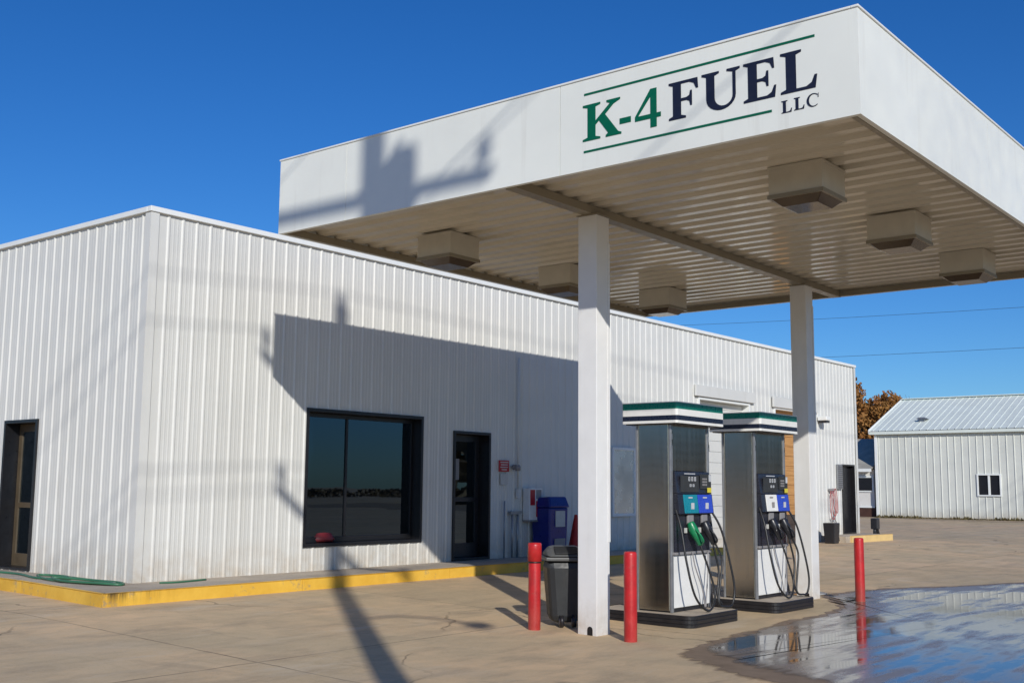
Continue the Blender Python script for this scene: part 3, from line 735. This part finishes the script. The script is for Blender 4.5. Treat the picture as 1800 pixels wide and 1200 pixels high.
for k in range(13):
    t = math.pi*k/12; ub.append((.505-.385*math.cos(t), .32-.335*math.sin(t)))     # outer bowl
ui = []
for k in range(13):
    t = math.pi*k/12; ui.append((.575-.235*-math.cos(t), .33-.245*math.sin(t)))    # inner bowl, right to left
GL['U'] = [[(0, 1-SF), (.12, .90)] + ub + [(.89, .90), (1, 1-SF), (1, 1), (.66, 1), (.66, 1-SF), (.81, .90)] + ui + [(.34, .90), (.46, 1-SF), (.46, 1), (0, 1)]]
oc = [(.53+.53*math.cos(t), .5+.52*math.sin(t)) for t in [math.radians(48+k*(262/20)) for k in range(21)]]
ic = [(.58+.40*math.cos(t), .5+.45*math.sin(t)) for t in [math.radians(312-k*(264/20)) for k in range(21)]]
GL['C'] = [oc+ic, [(.905, .66), (.96, .66), (.96, 1.0), (.905, .90)]]
def letters(name, mat, items, label=None):
    b = MB()
    for ch, u0, u1, v0, v1 in items:
        for p in pm(GL[ch], u0, u1, v0, v1): b.prism(p, FN, .003)
    o = b.build(name, mat, fa); 
    if label: o['label'] = label
    return o
letters('lettering', 'green', [('K', .836, 1.295, 5.012, 5.385), ('-', 1.275, 1.405, 5.108, 5.166), ('4', 1.452, 1.742, 5.005, 5.388)], 'green K-4 lettering')
letters('lettering', 'navy', [('F', 1.830, 2.145, 5.026, 5.390), ('U', 2.182, 2.573, 5.028, 5.395), ('E', 2.608, 2.925, 5.030, 5.397), ('L', 2.968, 3.307, 5.032, 5.405)], 'navy FUEL lettering')
letters('lettering', 'navy', [('L', 2.970, 3.068, 4.862, 4.974), ('L', 3.088, 3.184, 4.866, 4.978), ('C', 3.205, 3.318, 4.866, 4.982)], 'small navy LLC lettering')
for u0, u1, v in ((.852, 3.292, 5.496), (.848, 2.878, 4.906)):
    MB().prism([(u0, v-.011), (u1, v-.009), (u1, v+.013), (u0, v+.011)], FN, .003).build('stripe', 'green', fa)

# canopy lights
def canopy_light():
    r = thing('canopy_light', '', 'light')
    MB().box(-.28, .28, -.285, .285, -.23, .078).build('housing', 'lamp_box', r, bev=.006)
    MB().frustum((-.18, .18, -.185, .185, -.315), (-.27, .27, -.275, .275, -.2325)).build('lens', 'lamp_lens', r, bev=.006)
    MB().box(-.287, .287, -.292, .292, .055, .079).build('flange', 'lamp_box', r)
    b = MB(); b.box(-.29, .29, -.295, -.265, -.245, -.205); b.box(-.29, .29, .265, .295, -.245, -.205); b.box(-.29, -.262, -.264, .264, -.245, -.205); b.box(.262, .29, -.264, .264, -.245, -.205)
    b.build('lens_frame', 'beam', r)
    return r
lab = [(.10, -2.50, 'boxy canopy light nearest the lettered corner, in front of the others'), (2.67, -2.50, 'boxy canopy light in the middle of the row on the open right side'), (5.24, -2.50, 'boxy canopy light farthest back on the open right side'),
       (.24, 2.49, 'boxy canopy light nearest the lettered fascia on the side by the store'), (2.80, 2.49, 'boxy canopy light partly hidden behind the near column top'), (5.30, 2.35, 'boxy canopy light at the far corner next to the store roof')]
base = canopy_light()
for i, (x, y, l) in enumerate(lab):
    o = base if i == 0 else copy_tree(base)
    o.location = (x, y, Z0); o['label'] = l; o['group'] = 'boxy lights under the canopy'

# ------------------------------------------------------------ pump islands
def rrect(x0, x1, y0, y1, r, n=6):
    out = []
    for cx_, cy_, a in ((x1-r, y0+r, -90), (x1-r, y1-r, 0), (x0+r, y1-r, 90), (x0+r, y0+r, 180)):
        for k in range(n+1):
            t = math.radians(a+90*k/n); out.append((cx_+r*math.cos(t), cy_+r*math.sin(t)))
    return out
IH = .145
def island():
    r = thing('pump_island', '', 'kerb island')
    MB().prism(rrect(.012, 1.168, .012, 1.39, .11), lambda u, v, d: (u, v, -.01+d), IH).build('slab', 'walk', r)
    b = MB()
    zs = [(0, .0), (.004, .006), (.036, .006), (.042, 0), (.048, .006), (.084, .006), (.09, 0), (.096, .006), (.132, .006), (.140, -.004)]
    rings = [rrect(-e, 1.18+e, -e, 1.4+e, .12+e) for z, e in zs]; n_ = len(rings[0]); o = len(b.v)
    for (z, e), rg in zip(zs, rings): b.v += [(u, v, z) for u, v in rg]
    for k in range(len(zs)-1):
        for i in range(n_):
            b.f.append((o+k*n_+i, o+k*n_+(i+1) % n_, o+(k+1)*n_+(i+1) % n_, o+(k+1)*n_+i)); b.mi.append(0); b.sm.append(False)
    b.build('skirt', 'black_rubber', r)
    return r
i1 = island(); i1.location = (1.27, -.45, 0); tag(i1, 'black edged concrete island under the nearer fuel pump', 'kerb island', 'pump islands')
i2 = copy_tree(i1); i2.location = (3.42, -.48, 0); tag(i2, 'black edged concrete island under the farther fuel pump', 'kerb island', 'pump islands')

# ------------------------------------------------------------ fuel pumps
PW, PD = .93, .50
def pump(label, left_col, nozzle_col):
    r = thing('fuel_pump', label, 'fuel pump', group='fuel pumps')
    MB().box(.03, PW-.03, .05, PD-.05, .02, 2.24).build('core', 'black_plastic', r)
    for s in (0, 1):
        x = -.002 if s == 0 else PW-.028
        b = MB(); b.prism(rrect(x, x+.03, .035, PD-.035, .012, 3), lambda u, v, d: (u, v, .02+d), 2.225)
        b.build('side_panel', 'stainless', r)
    b = MB()
    for x in (-.006, PW-.044):
        for y in (.0, PD-.03): b.box(x, x+.05, y, y+.03, .0, 2.235)
    b.build('corner_post', 'steel_grey', r, bev=.006)
    for x in (.012, PW-.026):
        for z in (2.12, 1.98): MB().box(x, x+.014, -.008, -.0015, z, z+.07).build('hinge', 'chrome', r)
    MB().box(.048, PW-.048, .012, .05, 1.672, 2.232).build('upper_panel', 'stainless', r, bev=.004)
    MB().box(.048, PW-.048, PD-.05, PD-.012, 1.672, 2.232).build('upper_panel', 'stainless', r, bev=.004)
    MB().box(.03, PW-.03, .0, .05, .05, .665).build('base_panel', 'pump_white', r, bev=.006)
    MB().box(.03, PW-.03, PD-.05, PD, .05, .665).build('base_panel', 'pump_white', r, bev=.006)
    MB().box(.02, PW-.02, .02, PD-.02, .0, .045).build('plinth', 'black_plastic', r)
    MB().box(.02, PW-.02, -.035, .045, .672, .705).build('drip_ledge', 'grey_plastic', r, bev=.006)
    # sloping display head: upper part, protruding button band, recessed nozzle bay
    b = MB()
    def wedge(z0, z1, y0a, y0b): b.add([(.052, y0a, z0), (PW-.04, y0a, z0), (PW-.04, .05, z0), (.052, .05, z0), (.052, y0b, z1), (PW-.04, y0b, z1), (PW-.04, .05, z1), (.052, .05, z1)], [(3, 2, 1, 0), (4, 5, 6, 7), (0, 1, 5, 4), (1, 2, 6, 5), (2, 3, 7, 6), (3, 0, 4, 7)])
    wedge(1.40, 1.668, -.055, -.02); wedge(1.155, 1.398, -.085, -.058); wedge(.708, 1.152, -.012, -.03)
    hd = b.build('display_head', 'head_black', r, bev=.008)
    b = MB(); b.box(.13, .55, -.0635, -.0495, 1.42, 1.62)
    for k, z in enumerate((1.555, 1.485)):
        for j in range(3 if k == 0 else 2):
            x = .30+j*.07+(.03 if k else 0); h = .05 if k == 0 else .032
            b.box(x, x+.008, -.0675, -.0638, z, z+h); b.box(x+.028, x+.036, -.0675, -.0638, z, z+h); b.box(x+.008, x+.028, -.0675, -.0638, z+h-.007, z+h); b.box(x+.008, x+.028, -.0675, -.0638, z, z+.007)
    b.mi = [0]*6+[1]*(len(b.mi)-6)
    b.build('price_display', ['lcd', 'digits'], hd)
    MB().box(.20, .46, -.0655, -.0638, 1.637, 1.648).build('trim_line', 'digits', hd)
    MB().box(.60, .86, -.0635, -.0495, 1.46, 1.64).build('card_reader', 'lcd', hd)
    b = MB()
    for k in range(3):
        for j in range(3): b.box(.64+j*.04, .665+j*.04, -.070, -.0638, 1.50+k*.035, 1.522+k*.035)
    b.build('keypad', 'grey_plastic', hd)
    MB().box(.80, .85, -.068, -.0638, 1.55, 1.635).build('sticker', 'digits', hd)
    MB().box(.76, .86, -.068, -.0638, 1.415, 1.475).build('sticker', 'yellow_sticker', hd)
    for x0, x1, col in ((.17, .50, left_col), (.515, .86, 'blue')):
        b = MB(); b.add([(x0, -.094, 1.165), (x1, -.094, 1.165), (x1, -.08, 1.165), (x0, -.08, 1.165), (x0, -.068, 1.39), (x1, -.068, 1.39), (x1, -.05, 1.39), (x0, -.05, 1.39)], [(3, 2, 1, 0), (4, 5, 6, 7), (0, 1, 5, 4), (1, 2, 6, 5), (2, 3, 7, 6), (3, 0, 4, 7)])
        gb = b.build('grade_button', col, hd, bev=.006); gb['label'] = {'teal': 'teal grade button', 'pump_white': 'white grade button', 'blue': 'blue grade button'}[col]
        xm = (x0+x1)/2
        mk_ = 'digits' if col != 'pump_white' else 'grey_plastic'
        MB().box(xm-.02, xm+.05, -.0935, -.0885, 1.215, 1.29).build('octane_mark', mk_, gb)
        MB().box(xm-.06, xm+.03, -.0815, -.0755, 1.345, 1.362).build('mark', mk_, gb)
    # nozzle boots, nozzles and hoses
    for k, (x, col) in enumerate(((.36, nozzle_col), (.70, 'black_plastic'))):
        MB().box(x-.07, x+.07, -.06, -.03, 1.02, 1.145).build('nozzle_boot', 'grey_plastic', hd, bev=.01)
        nz = MB()
        nz.tube([(x-.05, -.075, 1.06), (x-.03, -.10, .98), (x+.0, -.13, .90), (x+.07, -.14, .80)], lambda t: .040+.020*math.sin(math.pi*min(1, t*1.15)), 12, sub=6)
        nzo = nz.build('nozzle', col, r)
        b = MB(); b.tube([(x-.05, -.105, 1.0), (x-.055, -.20, .93), (x+.0, -.225, .84), (x+.06, -.165, .79)], .012, 8); b.build('trigger_guard', col, nzo)
        MB().box(x-.12, x-.08, -.05, -.0305, .93, .99).build('latch', 'paper', nzo)
    b = MB(); b.tube([(.06, -.02, 1.22), (.02, -.12, .98), (.0, -.20, .60), (.06, -.27, .22), (.26, -.30, .04), (.46, -.28, .05), (.60, -.24, .22), (.52, -.20, .50), (.44, -.17, .70), (.42, -.145, .80)], .0135, 10, sub=8)
    b.build('hose', 'hose_black', r)
    b = MB(); b.tube([(.84, -.02, 1.25), (.93, -.14, 1.0), (1.0, -.22, .62), (1.06, -.26, .25), (1.0, -.26, .05), (.86, -.26, .03), (.70, -.24, .08), (.78, -.22, .34), (.86, -.20, .58), (.80, -.16, .76), (.76, -.145, .80)], .0135, 10, sub=8)
    b.build('hose', 'hose_black', r)
    b = MB(); b.tube([(.40, -.05, .70), (.43, -.07, .52), (.56, -.09, .25), (.60, -.10, .03)], .008, 8); b.tube([(.78, -.05, .70), (.72, -.08, .45), (.66, -.09, .18), (.62, -.10, .03)], .008, 8)
    b.build('cable', 'grey_plastic', r)
    # hoses hanging at the far side of the cabinet
    b = MB(); b.tube([(PW+.02, .12, 1.55), (PW+.08, .04, 1.1), (PW+.05, -.02, .75), (PW+.10, -.06, .45), (PW+.03, -.08, .15), (PW+.10, -.1, .03)], .0135, 10, sub=8)
    b.tube([(PW+.02, .30, 1.55), (PW+.10, .26, 1.05), (PW+.08, .22, .55), (PW+.16, .1, .2), (PW+.05, .0, .03)], .0135, 10, sub=8)
    b.build('hose', 'hose_black', r)
    MB().box(PW+.002, PW+.05, .10, .34, .78, 1.60).build('side_bracket', 'black_plastic', r, bev=.01)
    MB().box(PW+.002, PW+.045, .015, .075, 1.93, 2.02).build('hose_clamp', 'black_plastic', r, bev=.006)
    # striped header sign
    b = MB(); hx0, hx1, hy0, hy1 = -.095, 1.07, -.145, .645
    H0 = 2.245
    for z0, z1, mi, e in ((0, .032, 1, 0), (.032, .092, 2, -.002), (.092, .168, 1, 0), (.168, .246, 0, -.002), (.246, .256, 1, .003)):
        b.prism(rrect(hx0-e, hx1+e, hy0-e, hy1+e, .03+e, 4), lambda u, v, d: (u, v, H0+z0+d), (z1-z0), mi)
    b.build('header_sign', ['pump_green', 'pump_white', 'pump_navy'], r)
    MB().box(hx0+.04, hx1-.04, hy0+.04, hy1-.04, H0-.012, H0-.001).build('header_base', 'black_plastic', r)
    return r
p1 = pump('nearer steel fuel pump with teal and blue buttons and a green nozzle', 'teal', 'nozzle_green'); p1.location = (1.47, -.07, IH-.009)
p2 = pump('farther steel fuel pump with white and blue buttons and black nozzles', 'pump_white', 'black_plastic'); p2.location = (3.66, -.07, IH-.009)

# ------------------------------------------------------------ bollards
def bollard(label, x, y, h, ring):
    r = thing('bollard', label, 'bollard', (x, y, gz(y)), 0, 'red bollards')
    b = MB(); b.lathe([(.070, -.02), (.070, h-.03), (.066, h-.008), (.055, h), (.001, h+.002)], (0, 0, 0), 24)
    b.build('post', 'red_paint', r)
    if ring:
        MB().lathe([(.0703, h-.20), (.0785, h-.198), (.0785, h-.02), (.072, h+.006), (.001, h+.010)], (0, 0, 0), 24).build('cap', 'red_paint', r)
        MB().lathe([(.0705, h-.215), (.0765, h-.215), (.0765, h-.2005), (.0705, h-.2005)], (0, 0, 0), 24).build('ring', 'black_rubber', r)
    return r
bollard('red steel bollard with a dark ring near its top, left of the grey bin', -.13, .76, .95, True)
bollard('plain red bollard in front of the nearer pump island', -.10, -.50, .93, False)
bollard('red bollard standing in the wet patch right of the far column', 5.74, -.65, .91, False)

# ------------------------------------------------------------ grey wheeled bin
wb = thing('wheelie_bin', 'dark grey wheeled bin with domed lid between bollard and near column', 'bin', (.40, .74, gz(.74)), math.radians(-44)); wb.scale = (.90, .90, .93)
b = MB(); b.frustum((-.19, .19, -.19, .20, .05), (-.255, .255, -.25, .27, .80)); b.build('body', 'bin_grey', wb, bev=.085)
b = MB(); b.frustum((-.275, .275, -.27, .29, .802), (-.275, .275, -.27, .29, .845)); b.build('rim', 'bin_lid', wb, bev=.012)
b = MB(); b.add([(-.28, -.275, .847), (.28, -.275, .847), (.28, .295, .847), (-.28, .295, .847), (-.20, -.06, .965), (.20, -.06, .965), (.20, .12, .985), (-.20, .12, .985)], [(3, 2, 1, 0), (4, 5, 6, 7), (0, 1, 5, 4), (1, 2, 6, 5), (2, 3, 7, 6), (3, 0, 4, 7)])
b.build('lid', 'bin_lid', wb, bev=.06)
b = MB(); b.add([(-.15, -.23, .885), (.15, -.23, .885), (.15, -.09, .962), (-.15, -.09, .962), (-.15, -.235, .899), (.15, -.235, .899), (.15, -.094, .975), (-.15, -.094, .975)], [(3, 2, 1, 0), (4, 5, 6, 7), (0, 1, 5, 4), (1, 2, 6, 5), (2, 3, 7, 6), (3, 0, 4, 7)])
b.build('flap', 'bin_grey', wb, bev=.004)
MB().cyl((-.20, -.25, .81), (.20, -.25, .81), .016, n=10).build('handle', 'bin_grey', wb)
for x in (-.09, .07):
    ww = MB().cyl((x, -.205, .075), (x+.05, -.205, .075), .072, n=20).build('wheel', 'black_rubber', wb)
    MB().cyl((x-.004, -.205, .075), (x+.054, -.205, .075), .035, n=16).build('hub', 'grey_plastic', ww)

# ------------------------------------------------------------ warehouse across the lot
WX, WY1, WY0 = 50.4, 16.25, -14.0
wh = thing('warehouse', 'pale grey green metal warehouse with a sloping ribbed roof at right', 'building', (WX, WY1, GZ))
Lw = WY1-WY0; DW = 10.2; EV = 4.62; RZ = 6.62
def wprof(L, sp=.37, h=.03):
    p = [(0, 0)]; u = sp*.5
    while u < L-.05: p += [(u-.035, 0), (u-.015, h), (u+.015, h), (u+.035, 0)]; u += sp
    return p+[(L, 0)]
WW = (WY1-10.86, WY1-9.80, 1.27, 2.27)
rib_wall((0, 0, 0), (0, -1, 0), (-1, 0, 0), Lw, .06, EV, [WW], wprof(Lw)).build('wall', 'warehouse', wh, fix=False)
b = MB()
for y in (0, -Lw): b.add([(0, y, 0), (DW, y, 0), (DW, y, EV), (DW/2, y, RZ), (0, y, EV)], [(0, 1, 2, 3, 4)])
b.quad((DW, 0, 0), (DW, -Lw, 0), (DW, -Lw, EV), (DW, 0, EV)); b.build('wall', 'warehouse', wh, fix=False)
MB().box(-.02, .1, -Lw, 0, -.02, .055).build('footing', 'walk', wh)
b = MB()
for s in (0, 1):
    pr_ = wprof(Lw+.5, .37, .024)
    for (a, oa), (c, oc) in zip(pr_, pr_[1:]):
        xe = -.22 if s == 0 else DW+.22
        ze = EV+.08-.22*(RZ-EV)/(DW/2)+.05; zr = RZ+.13
        b.quad((xe, .25-a, ze+oa), (xe, .25-c, ze+oc), (DW/2, .25-c, zr+oc), (DW/2, .25-a, zr+oa))
rf = b.build('roof', 'warehouse_roof', wh, fix=False)
MB().box(DW/2-.18, DW/2+.18, -Lw-.25, .26, RZ+.15, RZ+.20).build('ridge_cap', 'warehouse_roof', rf, bev=.02)
b = MB(); b.box(1.1, 1.4, -2.35, -2.05, EV+.42, EV+.72); b.frustum((.98, 1.52, -2.47, -1.93, EV+.722), (1.1, 1.4, -2.35, -2.05, EV+.82)); b.build('roof_vent', 'steel_grey', rf)
b = MB(); b.box(-.24, -.10, -Lw-.2, .24, EV-.14, EV+.02); b.build('gutter', 'warehouse_roof', wh, bev=.01)
b = MB(); b.box(-.09, -.034, -Lw, 0, EV-.11, EV+.03); b.build('eave_trim', 'trim_white', wh)
MB().box(-.06, .03, -.11, .03, .06, EV-.11).build('corner_trim', 'trim_white', wh)
# rake edge
b = MB(); sl = (RZ-EV)/(DW/2)
b.add([(-.23, .255, EV-.10), (DW/2, .255, RZ+.02), (DW/2, .255, RZ+.20), (-.23, .255, EV+.13), (-.23, .285, EV-.10), (DW/2, .285, RZ+.02), (DW/2, .285, RZ+.20), (-.23, .285, EV+.13)], [(0, 1, 2, 3), (7, 6, 5, 4), (0, 4, 5, 1), (3, 2, 6, 7), (0, 3, 7, 4), (1, 5, 6, 2)])
b.build('rake_trim', 'trim_white', wh)
a, c, z0, z1 = WW
b = MB(); t = .07
b.box(-.07, .06, -a, -a+t, z0-t, z1+t); b.box(-.07, .06, -c-t, -c, z0-t, z1+t); b.box(-.07, .06, -c, -a, z1, z1+t); b.box(-.075, .06, -c, -a, z0-t, z0)
ym = -(a+c)/2; b.box(-.05, .06, ym-.05, ym+.05, z0, z1)
wn = b.build('window', 'trim_white', wh, bev=.006)
for q0, q1 in ((-c, ym-.05), (ym+.05, -a)): MB().box(.02, .04, q0, q1, z0, z1).build('pane', 'black_frame', wn)

# low annex in the gap
hs_ = thing('house', 'low white house with dark shingle roof in the gap beside the warehouse', 'building', (50.7, 16.5, GZ))
MB().box(0, 6, 0, 9, .56, 2.58).build('wall', 'house_white', hs_)
MB().box(-.03, 6.03, -.03, 9.03, -.02, .558).build('skirting', 'brick_brown', hs_)
b = MB(); b.add([(-.4, -.02, 2.62), (-.4, 9.4, 2.62), (3, 9.4, 4.42), (3, -.02, 4.42), (6.4, -.02, 2.62), (6.4, 9.4, 2.62)], [(0, 1, 2, 3), (3, 2, 5, 4), (0, 3, 4), (1, 5, 2), (0, 4, 5, 1)])
b.build('roof', 'dark_shingle', hs_)
MB().box(-.46, -.402, -.02, 9.4, 2.46, 2.63).build('eave_trim', 'trim_white', hs_)
MB().box(-.06, -.031, -.02, 9.03, .50, .60).build('sill_trim', 'trim_white', hs_)
hw = MB().box(-.06, -.003, .02, 1.5, 1.36, 2.24).build('window', 'trim_white', hs_)
MB().box(-.075, -.061, .10, 1.42, 1.44, 2.14).build('pane', 'black_frame', hw)

# ------------------------------------------------------------ autumn tree
def tree(name, label, loc, R_, H, seed, mat, nleaf):
    rnd = random.Random(seed)
    r = thing(name, label, 'tree', loc)
    b = MB(); b.tube([(0, 0, -.1), (.05, .05, H*.25), (-.05, .0, H*.5), (0, .1, H*.75)], lambda t: .30*(1-t)+.05, 10)
    clumps = []
    for i in range(150):
        while True:
            p = Vector((rnd.uniform(-1, 1), rnd.uniform(-1, 1), rnd.uniform(-1, 1)))
            if .35 < p.length < 1: break
        p.normalize(); q = p*(rnd.uniform(.45, 1.0))
        c = Vector((q.x*R_, q.y*R_, H*.60+q.z*H*.40)); clumps.append((c, rnd.uniform(.10, .19)*R_))
        if i % 8 == 0: b.tube([(0, 0, H*.3), tuple(Vector((0, 0, H*.45))*.5+c*.5), tuple(c)], lambda t: .10*(1-t)+.015, 6, sub=4)
    b.build('trunk', 'bark', r)
    m = MB()
    for i in range(nleaf):
        c, cr = rnd.choice(clumps)
        d = Vector((rnd.gauss(0, 1), rnd.gauss(0, 1), rnd.gauss(0, .85))).normalized()*cr*rnd.random()**.4
        p = c+d
        s = rnd.uniform(.09, .18); a = Vector((rnd.gauss(0, 1), rnd.gauss(0, 1), rnd.gauss(0, 1))).normalized(); e = a.orthogonal().normalized(); f = a.cross(e)
        m.add([p-e*s, p+f*s*.6, p+e*s, p-f*s*.6], [(0, 1, 2, 3)])
    m.build('crown', mat, r, fix=False)
    return r
tree('autumn_tree', 'rounded tree with rust brown autumn leaves behind the store end', (75, 27.6, GZ), 5.4, 10.0, 11, 'leaf_rust', 42000)
tg = thing('bare_tree', 'thin bare treetop twigs just above the warehouse roof edge', 'tree', (78, 23.6, GZ))
b = MB(); rnd = random.Random(3)
b.tube([(0, 0, 0), (.1, .1, 5), (0, 0, 8.6)], lambda t: .16*(1-t)+.012, 7)
for i in range(14):
    z = rnd.uniform(5, 8.2); a = rnd.uniform(0, 6.28); l = rnd.uniform(.6, 1.4)
    b.tube([(0, 0, z), (math.cos(a)*l*.5, math.sin(a)*l*.5, z+.4*l), (math.cos(a)*l*.8, math.sin(a)*l*.8, z+l)], lambda t: .03*(1-t)+.006, 5, sub=3)
b.build('trunk', 'bark', tg)

# ------------------------------------------------------------ lines in the sky
def wire_pts(a, b_, sag, n=14):
    a = Vector(a); b_ = Vector(b_)
    return [tuple(a.lerp(b_, i/n)-Vector((0, 0, sag*4*(i/n)*(1-i/n)))) for i in range(n+1)]
tag(MB().tube(wire_pts((88, 62, 18.6), (96, -70, 18.6), 1.6), .015, 6, sub=1).build('power_line', 'wire'), 'upper thin power line crossing the sky at right', 'power line', 'power lines in the sky')
tag(MB().tube(wire_pts((88, 62, 14.6), (96, -70, 15.4), 1.3), .015, 6, sub=1).build('power_line', 'wire'), 'lower thin power line above the warehouse roof', 'power line', 'power lines in the sky')

# ------------------------------------------------------------ utility pole behind the photographer
PX, PY = -10.53, -9.12
up_ = thing('utility_pole', 'wooden utility pole with crossarms, transformer and street lamp arm', 'utility pole', (PX, PY, 0))
MB().tube([(0, 0, -.1), (0, 0, 7), (0, 0, 14.0)], lambda t: .155-.03*t, 14, sub=1).build('pole', 'pole_wood', up_)
def arm(z, y0, y1):
    o = MB().box(.13, .23, y0, y1, z-.06, z+.06).build('crossarm', 'pole_wood', up_)
    for y in (y0+.08, y1-.08):
        MB().lathe([(.02, .06), (.02, .16), (.065, .17), (.05, .22), (.075, .25), (.055, .31), (.04, .42), (.001, .44)], (.18, y, z), 12).build('insulator', 'grey_plastic', o)
    return o
arm(11.76, -1.56, 2.16); arm(10.03, -1.60, 1.70)
tf = MB().lathe([(.001, 11.5), (.19, 11.5), (.20, 11.55), (.20, 12.22), (.17, 12.28), (.001, 12.3)], (.06, -.32, 0), 18).build('transformer', 'steel_grey', up_)
MB().lathe([(.03, 12.28), (.03, 12.33), (.06, 12.35), (.04, 12.44), (.001, 12.5)], (.06, -.32, 0), 10).build('bushing', 'grey_plastic', tf)
MB().lathe([(.02, 13.98), (.02, 14.08), (.07, 14.1), (.05, 14.2), (.001, 14.24)], (0, 0, 0), 10).build('insulator', 'grey_plastic', up_)
la = MB().tube([(0, -.1, 7.35), (0, -.7, 7.72), (0, -1.4, 7.90), (0, -1.9, 7.90)], .032, 8).build('lamp_arm', 'steel_grey', up_)
MB().lathe([(.001, -.12), (.10, -.10), (.17, -.02), (.15, .05), (.05, .09), (.001, .1)], (0, -2.12, 7.86), 14).build('lamp_head', 'steel_grey', la)
for y, z, l in ((PY+1.97, 12.22, 'overhead wire on the inner end of the upper crossarm'), (PY-1.64, 12.22, 'overhead wire on the street end of the upper crossarm'), (PY, 14.2, 'topmost overhead wire at the pole top'), (PY+1.5, 10.5, 'overhead wire on the inner end of the lower crossarm'), (PY-1.62, 10.5, 'overhead wire on the street end of the lower crossarm')):
    tag(MB().tube(wire_pts((-60, y, z), (PX, y, z), .7)+wire_pts((PX, y, z), (70, y, z), .9)[1:], .010, 6, sub=1).build('power_line', 'wire'), l, 'power line', 'wires on the utility pole')

# unseen woods behind the photographer, added for their reflection in glass and steel
b = MB(); rnd = random.Random(21)
def wood(x, y, R_, H):
    for i in range(170):
        a = rnd.uniform(0, 6.28); rr = R_*rnd.random()**.5; z = H*rnd.random()**.8
        k = 1-.55*(z/H); p = Vector((x+math.cos(a)*rr*k, y+math.sin(a)*rr*k, z)); s = min(H*.22, rnd.uniform(.5, 1.1))
        n_ = Vector((rnd.gauss(0, 1), rnd.gauss(0, 1), rnd.gauss(0, .6))).normalized(); e = n_.orthogonal().normalized(); f = n_.cross(e)
        b.add([p-e*s, p+f*s, p+e*s, p-f*s], [(0, 1, 2, 3)])
for i in range(26): wood(-62+rnd.uniform(-3, 3), -45+i*5.2, 4.2, rnd.uniform(6.0, 8.5))
for i in range(64): wood(-30+i*3.4, -95+rnd.uniform(-4, 4), 4.5, rnd.uniform(.5, 1.2))
for i in range(20): wood(68+i*4.2+rnd.uniform(-1, 1), -50+rnd.uniform(-3, 3), 4.2, rnd.uniform(8.5, 10.5))  # tall row placed to darken what the steel panels mirror
tag(b.build('reflected_wood', 'leaf_far', fix=False), 'unseen belt of dull trees behind the viewer, added for reflections', 'wood', kind='stuff')
